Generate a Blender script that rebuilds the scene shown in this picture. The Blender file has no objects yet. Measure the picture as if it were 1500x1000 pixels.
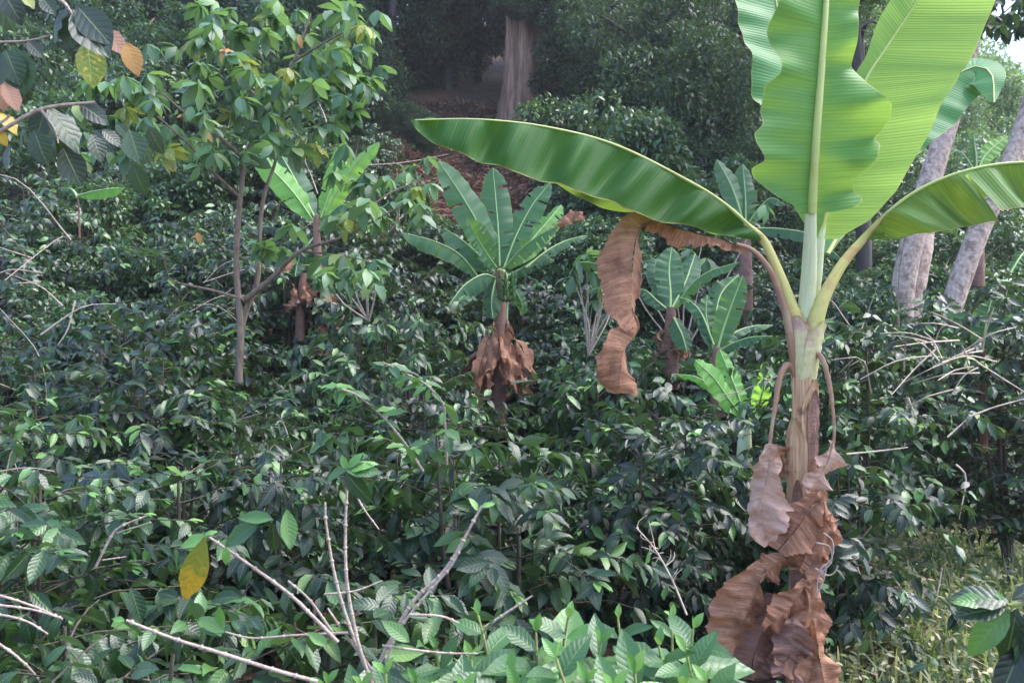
import bpy, math, random
import numpy as np
from mathutils import Vector, Matrix

random.seed(11)
RNG = np.random.default_rng(11)
S = bpy.context.scene
COL = S.collection

# ------------------------------------------------------------------ camera, sky, sun, exposure
FPX, CX, CY, CAMZ = 1299.0, 750.0, 500.0, 1.7
cam_d = bpy.data.cameras.new('camera')
cam_d.sensor_width = 36.0
cam_d.lens = 36.0 * FPX / 1500.0
cam_d.clip_start, cam_d.clip_end = 0.05, 1000.0
cam_d.dof.use_dof = True
cam_d.dof.focus_distance = 4.6
cam_d.dof.aperture_fstop = 9.0
cam = bpy.data.objects.new('camera', cam_d)
COL.objects.link(cam)
cam.location = (0, 0, CAMZ)
cam.rotation_euler = (math.radians(90), 0, 0)
S.camera = cam

SUN_EL, SUN_AZ = math.radians(56), math.radians(84)      # azimuth from +Y towards +X
world = bpy.data.worlds.new('World')
S.world = world
world.use_nodes = True
wn = world.node_tree
sky = wn.nodes.new('ShaderNodeTexSky')
sky.sky_type = 'NISHITA'
sky.sun_disc = False
sky.sun_elevation = SUN_EL
sky.sun_rotation = SUN_AZ
sky.air_density = 0.9
sky.dust_density = 1.8
sky.ozone_density = 1.0
bg = wn.nodes['Background']
bg.inputs['Strength'].default_value = 0.15
wn.links.new(sky.outputs[0], bg.inputs[0])
sun_d = bpy.data.lights.new('sun', 'SUN')
sun_d.energy = 1.25
sun_d.angle = math.radians(30)
sun_d.color = (1.0, 0.97, 0.94)
sun = bpy.data.objects.new('sun', sun_d)
COL.objects.link(sun)
sdir = Vector((math.sin(SUN_AZ) * math.cos(SUN_EL), math.cos(SUN_AZ) * math.cos(SUN_EL), math.sin(SUN_EL)))
sun.rotation_euler = sdir.to_track_quat('Z', 'Y').to_euler()
sun.location = sdir * 80
S.view_settings.view_transform = 'Standard'
S.view_settings.look = 'None'
S.view_settings.gamma = 1.0
S.view_settings.use_curve_mapping = False
S.view_settings.exposure = 2.35
S.render.engine = 'CYCLES'
S.cycles.use_denoising = True
S.cycles.max_bounces = 7
S.cycles.diffuse_bounces = 3
S.cycles.glossy_bounces = 2
S.cycles.transmission_bounces = 4
S.cycles.volume_bounces = 0
S.cycles.transparent_max_bounces = 4


# ------------------------------------------------------------------ helpers
def pp(px, py, d):
    """point of the place seen at a photo position, at distance d along the view"""
    return np.array([(px - CX) / FPX * d, d, CAMZ - (py - CY) / FPX * d])


def nrm(v):
    v = np.asarray(v, float)
    return v / (np.linalg.norm(v, axis=-1, keepdims=True) + 1e-12)


def catmull(P, n):
    P = np.asarray(P, float)
    if len(P) == 2:
        t = np.linspace(0, 1, n)[:, None]
        return P[0] * (1 - t) + P[1] * t
    E = np.vstack([2 * P[0] - P[1], P, 2 * P[-1] - P[-2]])
    seg = np.linalg.norm(np.diff(P, axis=0), axis=1)
    cum = np.concatenate([[0], np.cumsum(seg)])
    s = np.linspace(0, cum[-1], n)
    i = np.clip(np.searchsorted(cum, s, side='right') - 1, 0, len(P) - 2)
    u = ((s - cum[i]) / (seg[i] + 1e-9))[:, None]
    p0, p1, p2, p3 = E[i], E[i + 1], E[i + 2], E[i + 3]
    return 0.5 * (2 * p1 + (p2 - p0) * u + (2 * p0 - 5 * p1 + 4 * p2 - p3) * u**2 + (3 * p1 - p0 - 3 * p2 + p3) * u**3)


def tangents(P):
    return nrm(np.gradient(P, axis=0))


class MB:
    """collects quads with uv, a per-leaf tint and a material slot; builds ONE mesh"""

    def __init__(s):
        s.V, s.Q, s.U, s.T, s.M, s.n = [], [], [], [], [], 0

    def add(s, V, Q, U=None, T=0.0, m=0):
        V = np.asarray(V, float)
        Q = np.asarray(Q, int)
        s.V.append(V)
        s.Q.append(Q + s.n)
        s.U.append(np.zeros((len(V), 2)) if U is None else np.asarray(U, float))
        s.T.append(np.broadcast_to(np.asarray(T, float), (len(V),)))
        s.M.append(np.full(len(Q), m, int))
        s.n += len(V)

    def add_many(s, tm, pos, R, tints, m=0):
        """tm: template leaf; pos (k,3); R (k,3,3) with the scale in it"""
        if len(pos) == 0:
            return
        V, Q, U = tm
        k, n = len(pos), len(V)
        W = np.einsum('kij,nj->kni', R, V) + pos[:, None, :]
        QQ = (Q[None] + (np.arange(k) * n)[:, None, None]).reshape(-1, 4)
        s.add(W.reshape(-1, 3), QQ, np.tile(U, (k, 1)), np.repeat(tints, n), m)

    def tube(s, P, r, sides=6, n=None, T=0.0, m=0, flat=1.0, up=(0, 0, 1), wob=0.0):
        P = np.asarray(P, float)
        r = np.asarray(r, float) if np.ndim(r) else np.array([r, r], float)
        if n is None:
            n = max(3, 3 * (len(P) - 1) + 1)
        C = catmull(P, n)
        rr = np.interp(np.linspace(0, 1, n), np.linspace(0, 1, len(r)), r)
        Tn = tangents(C)
        cands = [np.asarray(up, float), np.array([0.98, 0.17, 0.05]), np.array([0.1, 0.99, 0.07])]
        worst = [np.abs(Tn @ nrm(c)).max() for c in cands]
        ref = np.broadcast_to(cands[0] if worst[0] < 0.93 else cands[int(np.argmin(worst))], Tn.shape)
        A = nrm(np.cross(Tn, ref))
        B = np.cross(A, Tn)
        a = np.linspace(0, 2 * np.pi, sides, endpoint=False)
        ca, sa = np.cos(a), np.sin(a)
        w = 1 + (wob * RNG.normal(size=(n, sides)) if wob else 0)
        rad = rr[:, None] * w
        V = C[:, None, :] + A[:, None, :] * (rad * ca)[..., None] + B[:, None, :] * (rad * sa * flat)[..., None]
        i = np.arange(n - 1)[:, None] * sides
        j = np.arange(sides)[None]
        j2 = (j + 1) % sides
        Q = np.stack([i + j, i + j2, i + sides + j2, i + sides + j], -1).reshape(-1, 4)
        L = np.concatenate([[0], np.cumsum(np.linalg.norm(np.diff(C, axis=0), axis=1))])
        U = np.stack([np.repeat(L, sides), np.tile(np.arange(sides) / sides, n)], -1)
        s.add(V.reshape(-1, 3), Q, U, T, m)
        return C

    def mesh(s, name, mats, origin=(0, 0, 0), smooth=True):
        V = np.vstack(s.V) - np.asarray(origin, float)
        Q = np.vstack(s.Q)
        U = np.vstack(s.U)
        T = np.concatenate(s.T)
        M = np.concatenate(s.M)
        me = bpy.data.meshes.new(name)
        me.vertices.add(len(V))
        me.vertices.foreach_set('co', V.astype(np.float32).ravel())
        me.loops.add(Q.size)
        me.loops.foreach_set('vertex_index', Q.astype(np.int32).ravel())
        me.polygons.add(len(Q))
        me.polygons.foreach_set('loop_start', (np.arange(len(Q)) * 4).astype(np.int32))
        me.polygons.foreach_set('loop_total', np.full(len(Q), 4, np.int32))
        me.polygons.foreach_set('material_index', M.astype(np.int32))
        me.polygons.foreach_set('use_smooth', np.full(len(Q), smooth))
        uv = me.uv_layers.new(name='UVMap')
        uv.data.foreach_set('uv', U[Q.ravel()].astype(np.float32).ravel())
        at = me.attributes.new('tint', 'FLOAT', 'POINT')
        at.data.foreach_set('value', T.astype(np.float32))
        for m in (mats if isinstance(mats, (list, tuple)) else [mats]):
            me.materials.append(m)
        me.update(calc_edges=True)
        return me

    def build(s, name, mats, parent=None, kind=None, smooth=True):
        org = np.array(parent.matrix_basis.translation) if parent is not None else np.zeros(3)
        q = parent
        while q is not None and q.parent is not None:
            q = q.parent
            org = org + np.array(q.matrix_basis.translation)
        o = bpy.data.objects.new(name, s.mesh(name, mats, org, smooth))
        COL.objects.link(o)
        if parent is not None:
            o.parent = parent
        if kind:
            o['kind'] = kind
        return o


def thing(name, label, cat, loc, group=None):
    o = bpy.data.objects.new(name, None)
    o.empty_display_size = 0.2
    COL.objects.link(o)
    o.location = [float(c) for c in loc]
    o['label'], o['category'] = label, cat
    if group:
        o['group'] = group
    return o


def hold(o, loc):
    """origin for a thing's part that has sub-parts: keep it at the thing's origin"""
    return o


# ------------------------------------------------------------------ materials
class NT:
    def __init__(s, name):
        s.mat = bpy.data.materials.new(name)
        s.mat.use_nodes = True
        s.t = s.mat.node_tree
        s.t.nodes.clear()
        s.out = s.t.nodes.new('ShaderNodeOutputMaterial')

    def n(s, typ, ins=None, **kw):
        nd = s.t.nodes.new(typ)
        for k, v in kw.items():
            setattr(nd, k, v)
        for k, v in (ins or {}).items():
            s.set(nd.inputs[k], v)
        return nd

    def set(s, sock, v):
        if hasattr(v, 'is_linked') or isinstance(v, bpy.types.NodeSocket):
            s.t.links.new(v, sock)
        else:
            sock.default_value = (*v, 1.0) if isinstance(v, (tuple, list)) and len(v) == 3 and sock.type == 'RGBA' else v

    def m(s, op, a, b=0.0, c=0.0):
        nd = s.n('ShaderNodeMath', {0: a, 1: b, 2: c}, operation=op)
        return nd.outputs[0]

    def ramp(s, fac, stops, interp='LINEAR'):
        nd = s.n('ShaderNodeValToRGB', {0: fac})
        nd.color_ramp.interpolation = interp
        e = nd.color_ramp.elements
        while len(e) < len(stops):
            e.new(0.5)
        for el, (p, c) in zip(e, stops):
            el.position = p
            el.color = (*c, 1)
        return nd.outputs[0]

    def mix(s, f, a, b, mode='MIX'):
        nd = s.n('ShaderNodeMix', data_type='RGBA', blend_type=mode)
        s.set(nd.inputs[0], f)
        s.set(nd.inputs[6], a)
        s.set(nd.inputs[7], b)
        return nd.outputs[2]

    def noise(s, vec, scale, detail=3.0, rough=0.5, dist=0.0):
        nd = s.n('ShaderNodeTexNoise', {'Scale': scale, 'Detail': detail, 'Roughness': rough, 'Distortion': dist})
        if vec is not None:
            s.t.links.new(vec, nd.inputs['Vector'])
        return nd.outputs[0]

    def smooth(s, x, a, b):
        nd = s.n('ShaderNodeMapRange', {0: x, 1: a, 2: b}, interpolation_type='SMOOTHSTEP')
        return nd.outputs[0]

    def finish(s, col, rough, bump=None, bstr=0.3, bdist=0.01, transl=None, tf=0.0, spec=0.5, coat=0.0):
        p = s.n('ShaderNodeBsdfPrincipled')
        s.set(p.inputs['Base Color'], col)
        s.set(p.inputs['Roughness'], rough)
        s.set(p.inputs['Specular IOR Level'], spec)
        if coat:
            s.set(p.inputs['Coat Weight'], coat)
            s.set(p.inputs['Coat Roughness'], 0.3)
        nrmout = None
        if bump is not None:
            b = s.n('ShaderNodeBump', {'Strength': bstr, 'Distance': bdist, 'Height': bump})
            nrmout = b.outputs[0]
            s.t.links.new(nrmout, p.inputs['Normal'])
        sh = p.outputs[0]
        if transl is not None:
            t = s.n('ShaderNodeBsdfTranslucent')
            s.set(t.inputs['Color'], transl)
            if nrmout is not None:
                s.t.links.new(nrmout, t.inputs['Normal'])
            mx = s.n('ShaderNodeMixShader')
            s.set(mx.inputs[0], tf)
            s.t.links.new(sh, mx.inputs[1])
            s.t.links.new(t.outputs[0], mx.inputs[2])
            sh = mx.outputs[0]
        s.t.links.new(sh, s.out.inputs[0])
        return s.mat


def leaf_mat(name, stops, rough=0.36, tcol=(0.2, 0.42, 0.05), tf=0.2, nv=8.0, bstr=0.6, under=(0.07, 0.11, 0.06), spec=0.5,
             blotch=0.0, bcol=(0.3, 0.2, 0.03), midc=(0.12, 0.2, 0.06)):
    """broad leaf: uv.x runs base to tip, uv.y across; tint picks the leaf's own colour"""
    k = NT(name)
    at = k.n('ShaderNodeAttribute', attribute_name='tint')
    oi = k.n('ShaderNodeObjectInfo')
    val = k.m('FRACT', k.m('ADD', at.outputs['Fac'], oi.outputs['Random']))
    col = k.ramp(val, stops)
    uv = k.n('ShaderNodeUVMap').outputs[0]
    sx = k.n('ShaderNodeSeparateXYZ', {0: uv})
    u, v = sx.outputs[0], sx.outputs[1]
    av = k.m('ABSOLUTE', k.m('SUBTRACT', k.m('MULTIPLY', v, 2.0), 1.0))
    obj = k.n('ShaderNodeTexCoord').outputs['Object']
    nz = k.noise(obj, 30.0, 3.0)
    col = k.mix(k.m('MULTIPLY', nz, 0.35), col, k.mix(1.0, col, (0.35, 0.5, 0.4), 'MULTIPLY'))
    mid = k.m('SUBTRACT', 1.0, k.smooth(av, 0.02, 0.07))
    col = k.mix(k.m('MULTIPLY', mid, 0.6), col, midc)
    ph = k.m('SUBTRACT', k.m('MULTIPLY', u, nv), k.m('MULTIPLY', av, 1.5))
    rib = k.m('ABSOLUTE', k.m('SINE', k.m('MULTIPLY', ph, math.pi)))
    rib = k.m('POWER', rib, 0.7)
    h = k.m('SUBTRACT', k.m('MULTIPLY', rib, 0.6), k.m('MULTIPLY', mid, 0.8))
    h = k.m('ADD', h, k.m('MULTIPLY', nz, 0.5))
    if blotch:
        bz = k.smooth(k.noise(obj, 9.0, 4.0, 0.6), 0.62 - blotch, 0.75 - blotch)
        col = k.mix(bz, col, bcol)
    geo = k.n('ShaderNodeNewGeometry')
    col = k.mix(geo.outputs['Backfacing'], col, k.mix(0.55, col, under))
    tc = k.mix(0.5, tcol, k.mix(1.0, col, (3.0, 3.0, 2.0), 'MULTIPLY'))
    return k.finish(col, rough, h, bstr * 0.5, 0.004, tc, tf, spec)


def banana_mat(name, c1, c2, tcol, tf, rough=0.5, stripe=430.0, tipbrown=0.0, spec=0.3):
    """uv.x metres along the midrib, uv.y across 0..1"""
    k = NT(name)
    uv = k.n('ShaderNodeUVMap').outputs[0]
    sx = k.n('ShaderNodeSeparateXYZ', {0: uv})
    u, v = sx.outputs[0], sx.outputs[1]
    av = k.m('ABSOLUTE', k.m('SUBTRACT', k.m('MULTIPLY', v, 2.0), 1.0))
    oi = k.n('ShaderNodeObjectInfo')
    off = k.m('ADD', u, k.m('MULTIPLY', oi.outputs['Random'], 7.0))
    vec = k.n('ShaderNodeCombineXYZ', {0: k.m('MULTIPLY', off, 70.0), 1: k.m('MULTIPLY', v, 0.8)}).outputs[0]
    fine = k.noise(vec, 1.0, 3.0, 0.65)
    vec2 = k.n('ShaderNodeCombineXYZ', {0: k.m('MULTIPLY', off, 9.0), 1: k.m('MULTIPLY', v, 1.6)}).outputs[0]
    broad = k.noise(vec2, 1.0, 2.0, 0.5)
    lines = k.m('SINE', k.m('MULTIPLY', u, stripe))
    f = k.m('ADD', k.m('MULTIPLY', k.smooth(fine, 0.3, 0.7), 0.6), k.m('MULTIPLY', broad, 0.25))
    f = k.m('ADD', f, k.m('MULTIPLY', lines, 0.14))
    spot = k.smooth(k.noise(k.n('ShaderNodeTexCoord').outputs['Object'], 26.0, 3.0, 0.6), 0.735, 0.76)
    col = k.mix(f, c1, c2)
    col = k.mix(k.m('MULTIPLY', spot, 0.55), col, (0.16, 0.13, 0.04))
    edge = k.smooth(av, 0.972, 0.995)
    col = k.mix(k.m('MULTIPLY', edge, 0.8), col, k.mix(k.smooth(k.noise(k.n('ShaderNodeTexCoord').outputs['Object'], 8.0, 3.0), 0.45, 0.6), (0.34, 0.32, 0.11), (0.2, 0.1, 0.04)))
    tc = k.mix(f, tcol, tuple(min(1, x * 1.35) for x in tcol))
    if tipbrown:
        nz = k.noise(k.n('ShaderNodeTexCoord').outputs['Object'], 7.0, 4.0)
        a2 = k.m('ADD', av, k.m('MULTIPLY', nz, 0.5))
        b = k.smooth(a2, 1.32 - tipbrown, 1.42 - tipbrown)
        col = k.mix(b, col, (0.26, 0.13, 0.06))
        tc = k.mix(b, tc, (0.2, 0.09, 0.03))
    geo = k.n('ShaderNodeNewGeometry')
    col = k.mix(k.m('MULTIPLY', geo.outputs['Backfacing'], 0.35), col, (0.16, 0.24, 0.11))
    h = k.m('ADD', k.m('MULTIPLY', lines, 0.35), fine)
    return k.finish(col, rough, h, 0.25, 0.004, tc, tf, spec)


def dry_mat(name, c1, c2, c3, tf=0.18):
    k = NT(name)
    uv = k.n('ShaderNodeUVMap').outputs[0]
    sx = k.n('ShaderNodeSeparateXYZ', {0: uv})
    u, v = sx.outputs[0], sx.outputs[1]
    oi = k.n('ShaderNodeObjectInfo')
    off = k.m('ADD', u, k.m('MULTIPLY', oi.outputs['Random'], 9.0))
    vec = k.n('ShaderNodeCombineXYZ', {0: k.m('MULTIPLY', off, 110.0), 1: k.m('MULTIPLY', v, 2.2)}).outputs[0]
    fine = k.noise(vec, 1.0, 5.0, 0.7, 0.4)
    obj = k.n('ShaderNodeTexCoord').outputs['Object']
    big = k.noise(obj, 7.0, 4.0, 0.6)
    col = k.mix(k.smooth(fine, 0.3, 0.72), c1, c2)
    col = k.mix(k.smooth(big, 0.5, 0.72), col, c3)
    sp = k.smooth(k.noise(obj, 60.0, 2.0), 0.66, 0.74)
    col = k.mix(k.m('MULTIPLY', sp, 0.5), col, (0.1, 0.05, 0.03))
    h = k.m('ADD', k.m('MULTIPLY', fine, 0.8), k.noise(obj, 45.0, 4.0, 0.6))
    return k.finish(col, 0.7, h, 0.7, 0.008, k.mix(0.5, col, (0.5, 0.22, 0.08)), tf, 0.3)


def bark_mat(name, c1, c2, c3, sx=14.0, sz=2.0, bstr=0.8, patch=3.0, rough=0.85):
    k = NT(name)
    obj = k.n('ShaderNodeTexCoord').outputs['Object']
    mp = k.n('ShaderNodeMapping', {'Vector': obj, 'Scale': (sx, sx, sz)}).outputs[0]
    f = k.noise(mp, 1.0, 5.0, 0.65, 0.3)
    col = k.mix(k.smooth(f, 0.32, 0.68), c1, c2)
    col = k.mix(k.smooth(k.noise(obj, patch, 4.0, 0.6), 0.48, 0.66), col, c3)
    return k.finish(col, rough, f, bstr, 0.02, spec=0.3)


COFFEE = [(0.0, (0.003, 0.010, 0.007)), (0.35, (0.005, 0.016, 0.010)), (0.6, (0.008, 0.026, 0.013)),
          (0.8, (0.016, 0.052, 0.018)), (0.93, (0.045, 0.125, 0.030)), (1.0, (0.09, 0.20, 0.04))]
COFFEE2 = [(0.0, (0.009, 0.026, 0.010)), (0.4, (0.015, 0.043, 0.015)), (0.7, (0.028, 0.078, 0.022)),
           (0.9, (0.055, 0.14, 0.032)), (1.0, (0.12, 0.21, 0.045))]
YOUNG = [(0.0, (0.06, 0.17, 0.04)), (0.5, (0.11, 0.25, 0.06)), (1.0, (0.18, 0.32, 0.08))]
M = {}
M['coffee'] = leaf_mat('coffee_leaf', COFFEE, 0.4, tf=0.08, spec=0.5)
M['coffee2'] = leaf_mat('coffee_leaf_lighter', COFFEE2, 0.42, tf=0.1, spec=0.6)
M['young'] = leaf_mat('young_coffee_leaf', YOUNG, 0.34, tcol=(0.3, 0.5, 0.08), tf=0.2)
M['fore'] = leaf_mat('foreground_coffee_leaf', [(0.0, (0.03, 0.085, 0.032)), (0.6, (0.052, 0.13, 0.045)), (1.0, (0.10, 0.20, 0.06))],
                     0.42, tf=0.2, nv=9.0)
M['shade'] = leaf_mat('shade_tree_leaf', [(0.0, (0.032, 0.08, 0.045)), (0.4, (0.055, 0.125, 0.068)), (0.8, (0.085, 0.18, 0.085)), (0.93, (0.12, 0.23, 0.09)), (1.0, (0.22, 0.27, 0.09))],
                      0.48, tcol=(0.3, 0.55, 0.1), tf=0.26, nv=9.0)
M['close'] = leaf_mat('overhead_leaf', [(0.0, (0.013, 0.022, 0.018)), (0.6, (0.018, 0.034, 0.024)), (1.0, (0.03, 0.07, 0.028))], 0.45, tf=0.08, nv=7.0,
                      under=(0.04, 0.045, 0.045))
M['yellowgreen'] = leaf_mat('yellow_green_leaf', [(0.0, (0.12, 0.17, 0.03)), (1.0, (0.15, 0.2, 0.035))], 0.5, tcol=(0.45, 0.5, 0.06), tf=0.3, blotch=0.1,
                            bcol=(0.42, 0.3, 0.05))
M['yellow'] = leaf_mat('yellowing_leaf', [(0.0, (0.42, 0.26, 0.02)), (1.0, (0.46, 0.28, 0.03))], 0.45, tcol=(0.7, 0.45, 0.03), tf=0.25, blotch=0.05,
                       bcol=(0.12, 0.16, 0.03), midc=(0.4, 0.35, 0.08))
M['orange'] = leaf_mat('orange_dead_leaf', [(0.0, (0.42, 0.22, 0.07)), (1.0, (0.36, 0.18, 0.07))], 0.65, tcol=(0.55, 0.3, 0.08), tf=0.2, blotch=0.06,
                       bcol=(0.3, 0.13, 0.05), midc=(0.4, 0.25, 0.08))
M['pinkbrown'] = leaf_mat('pink_brown_dead_leaf', [(0.0, (0.38, 0.2, 0.15)), (1.0, (0.34, 0.18, 0.13))], 0.7, tcol=(0.5, 0.25, 0.15), tf=0.2)
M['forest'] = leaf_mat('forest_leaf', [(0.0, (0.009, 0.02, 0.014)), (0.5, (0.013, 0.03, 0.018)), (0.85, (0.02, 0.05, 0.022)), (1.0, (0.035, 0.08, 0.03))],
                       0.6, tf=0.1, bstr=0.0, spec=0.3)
M['hazedfoliage'] = leaf_mat('haze_paled_leaf', [(0.0, (0.08, 0.13, 0.07)), (0.6, (0.12, 0.19, 0.09)), (1.0, (0.20, 0.25, 0.10))], 0.45, tf=0.3, bstr=0.0)  # foliage lightened: the bright haze is put into the leaf colour
M['slope'] = leaf_mat('slope_leaf', [(0.0, (0.010, 0.03, 0.016)), (0.5, (0.02, 0.05, 0.024)), (0.9, (0.035, 0.09, 0.03)), (1.0, (0.08, 0.14, 0.04))],
                      0.38, tf=0.15, bstr=0.0)
M['weed'] = leaf_mat('weed_leaf', [(0.0, (0.09, 0.13, 0.06)), (0.35, (0.17, 0.19, 0.09)), (0.65, (0.28, 0.25, 0.14)), (1.0, (0.46, 0.36, 0.26))], 0.6,
                     tf=0.3, bstr=0.0)
M['hero'] = banana_mat('banana_blade_backlit_tone', (0.055, 0.165, 0.035), (0.085, 0.22, 0.05), (0.36, 0.58, 0.10), 0.27)  # light from behind is put into this blade's paler colour
M['herobright'] = banana_mat('banana_blade_glow_tone', (0.08, 0.21, 0.045), (0.12, 0.27, 0.06), (0.48, 0.68, 0.14), 0.5)  # same blade paler still, the strongest backlight put into its colour
M['herodark'] = banana_mat('banana_green_shade_tone', (0.012, 0.055, 0.015), (0.024, 0.085, 0.02), (0.34, 0.52, 0.06), 0.27, rough=0.6, spec=0.12)  # same blade darkened, shade put into the colour; the green fruit shares it
M['heroright'] = banana_mat('banana_blade_sunlit_tone', (0.03, 0.10, 0.022), (0.06, 0.16, 0.035), (0.48, 0.60, 0.12), 0.38, rough=0.55, spec=0.2)  # same blade lightened and yellowed, sunlit look put into the colour
M['heroblue'] = banana_mat('banana_blade_skylit_tone', (0.045, 0.17, 0.06), (0.08, 0.23, 0.09), (0.2, 0.46, 0.08), 0.25)  # same blade, cool reflection of the sky put into the colour
M['banana'] = banana_mat('banana_blade_slope', (0.028, 0.08, 0.042), (0.05, 0.12, 0.064), (0.25, 0.5, 0.08), 0.28, tipbrown=0.06)
M['bananalight'] = banana_mat('banana_blade_light', (0.08, 0.22, 0.05), (0.12, 0.3, 0.07), (0.4, 0.7, 0.1), 0.4)
M['dry'] = dry_mat('dry_banana_leaf', (0.24, 0.10, 0.058), (0.45, 0.235, 0.145), (0.15, 0.065, 0.042))
M['drypale'] = dry_mat('pale_dry_banana_leaf', (0.40, 0.23, 0.17), (0.54, 0.36, 0.29), (0.30, 0.15, 0.10))
M['drydark'] = dry_mat('dark_dry_banana_leaf', (0.17, 0.085, 0.065), (0.27, 0.15, 0.12), (0.11, 0.055, 0.045), 0.08)


def stalk_mat(name, c1, c2, c3, scale=55.0):
    k = NT(name)
    uv = k.n('ShaderNodeUVMap').outputs[0]
    sx = k.n('ShaderNodeSeparateXYZ', {0: uv})
    vec = k.n('ShaderNodeCombineXYZ', {0: k.m('MULTIPLY', sx.outputs[0], 3.5), 1: k.m('MULTIPLY', sx.outputs[1], scale)}).outputs[0]
    f = k.noise(vec, 1.0, 4.0, 0.6)
    obj = k.n('ShaderNodeTexCoord').outputs['Object']
    b = k.noise(obj, 9.0, 4.0, 0.6)
    col = k.mix(k.smooth(f, 0.3, 0.7), c1, c2)
    col = k.mix(k.smooth(b, 0.52, 0.68), col, c3)
    return k.finish(col, 0.5, f, 0.35, 0.006, spec=0.4)


M['petiole'] = stalk_mat('petiole_yellow_green', (0.40, 0.36, 0.10), (0.54, 0.50, 0.18), (0.42, 0.29, 0.11))
M['petiolepale'] = stalk_mat('petiole_pale_green', (0.42, 0.47, 0.26), (0.58, 0.62, 0.42), (0.44, 0.45, 0.24))
M['petiolebrown'] = stalk_mat('petiole_drying_brown', (0.20, 0.10, 0.07), (0.34, 0.19, 0.12), (0.3, 0.22, 0.14))
M['midrib'] = stalk_mat('midrib_pale', (0.40, 0.46, 0.14), (0.52, 0.56, 0.22), (0.42, 0.42, 0.14))
M['midribgreen'] = stalk_mat('midrib_green', (0.22, 0.34, 0.12), (0.32, 0.44, 0.17), (0.26, 0.34, 0.12))
M['stem'] = stalk_mat('banana_sheath_tan', (0.30, 0.145, 0.07), (0.56, 0.36, 0.22), (0.17, 0.075, 0.045), 22.0)
M['sheathgreen'] = stalk_mat('banana_sheath_green', (0.44, 0.40, 0.18), (0.55, 0.50, 0.30), (0.40, 0.23, 0.20), 30.0)
M['twig'] = bark_mat('twig_bark', (0.26, 0.19, 0.16), (0.44, 0.35, 0.30), (0.32, 0.25, 0.22), 60.0, 60.0, 0.4, 12.0)
M['twigpale'] = bark_mat('dead_twig', (0.42, 0.33, 0.27), (0.56, 0.46, 0.38), (0.34, 0.26, 0.21), 60.0, 60.0, 0.3, 12.0)
M['twiggreen'] = bark_mat('green_twig', (0.16, 0.22, 0.06), (0.26, 0.30, 0.10), (0.25, 0.2, 0.1), 60.0, 60.0, 0.2, 20.0)
M['stembark'] = bark_mat('coffee_stem_bark', (0.05, 0.038, 0.03), (0.11, 0.085, 0.07), (0.07, 0.065, 0.045), 40.0, 20.0, 0.5, 10.0)
M['sapling'] = bark_mat('sapling_bark', (0.11, 0.075, 0.06), (0.23, 0.17, 0.135), (0.16, 0.13, 0.11), 40.0, 8.0, 0.6, 6.0)
M['bigbark'] = bark_mat('fluted_bark', (0.11, 0.066, 0.05), (0.34, 0.21, 0.16), (0.17, 0.11, 0.085), 7.0, 0.5, 1.0, 1.2)
M['palebark'] = bark_mat('pale_mottled_bark', (0.30, 0.21, 0.17), (0.52, 0.41, 0.36), (0.20, 0.14, 0.115), 26.0, 18.0, 0.9, 9.0)
M['darkbark'] = bark_mat('forest_bark', (0.045, 0.038, 0.038), (0.085, 0.072, 0.07), (0.06, 0.06, 0.05), 9.0, 1.0, 0.8, 2.0)


def ground_mat():
    k = NT('hillside_soil')
    obj = k.n('ShaderNodeTexCoord').outputs['Object']
    a = k.noise(obj, 0.35, 5.0, 0.6)
    b = k.noise(obj, 14.0, 5.0, 0.7)
    soil = k.mix(k.smooth(b, 0.35, 0.65), (0.045, 0.03, 0.024), (0.12, 0.075, 0.055))
    litter = k.mix(k.smooth(b, 0.4, 0.6), (0.06, 0.032, 0.024), (0.17, 0.09, 0.066))
    col = k.mix(k.smooth(a, 0.42, 0.6), soil, litter)
    col = k.mix(k.smooth(k.noise(obj, 1.7, 3.0), 0.56, 0.7), col, (0.03, 0.05, 0.02))
    return k.finish(col, 0.95, b, 0.8, 0.05, spec=0.15)


M['ground'] = ground_mat()


# ------------------------------------------------------------------ terrain
YL = np.array([0, 2.3, 3.2, 4.2, 5.2, 6.3, 7.4, 8.5, 9.7, 10.9, 12.2, 13.6, 15, 20, 28, 40, 70, 120])
CL = np.array([1.0, 1.0, 1.12, 1.2, 1.3, 1.42, 1.55, 1.76, 2.07, 2.5, 2.95, 3.5, 4.0, 6.2, 9.9, 15, 27, 44])
CM = np.array([1.0, 1.0, 1.05, 1.12, 1.2, 1.2, 1.2, 1.2, 1.25, 1.35, 1.8, 2.5, 3.2, 5.8, 9.7, 15, 27, 44])
YR = np.array([0, 2.3, 4.2, 5.5, 7, 9, 11, 14, 20, 28, 40, 70, 120])
CR = np.array([1.0, 1.0, 1.2, 1.88, 1.9, 1.9, 1.95, 2.1, 3.0, 4.6, 7.5, 13, 22])
HB = (np.array([0, 2.3, 5, 9, 14, 20, 28, 60]), np.array([1.0, 1.05, 1.45, 1.8, 1.95, 1.7, 1.0, 0.6]))
HR = (np.array([0, 2.3, 4.2, 5.5, 9, 20, 60]), np.array([1.0, 1.05, 1.25, 1.85, 1.85, 1.6, 1.0]))


def sstep(x, a, b):
    t = np.clip((x - a) / (b - a), 0, 1)
    return t * t * (3 - 2 * t)


def canopy_ground(x, y):
    x, y = np.asarray(x, float), np.asarray(y, float)
    a = x / np.maximum(y, 1.5)
    wl = 1 - sstep(a, -0.28, -0.02)
    wr = sstep(a, 0.13, 0.36)
    l, m, r = np.interp(y, YL, CL), np.interp(y, YL, CM), np.interp(y, YR, CR)
    hb, hr = np.interp(y, *HB), np.interp(y, *HR)
    lm = l * wl + m * (1 - wl)
    can = lm * (1 - wr) + r * wr
    return can, can - (hb * (1 - wr) + hr * wr)


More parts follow.
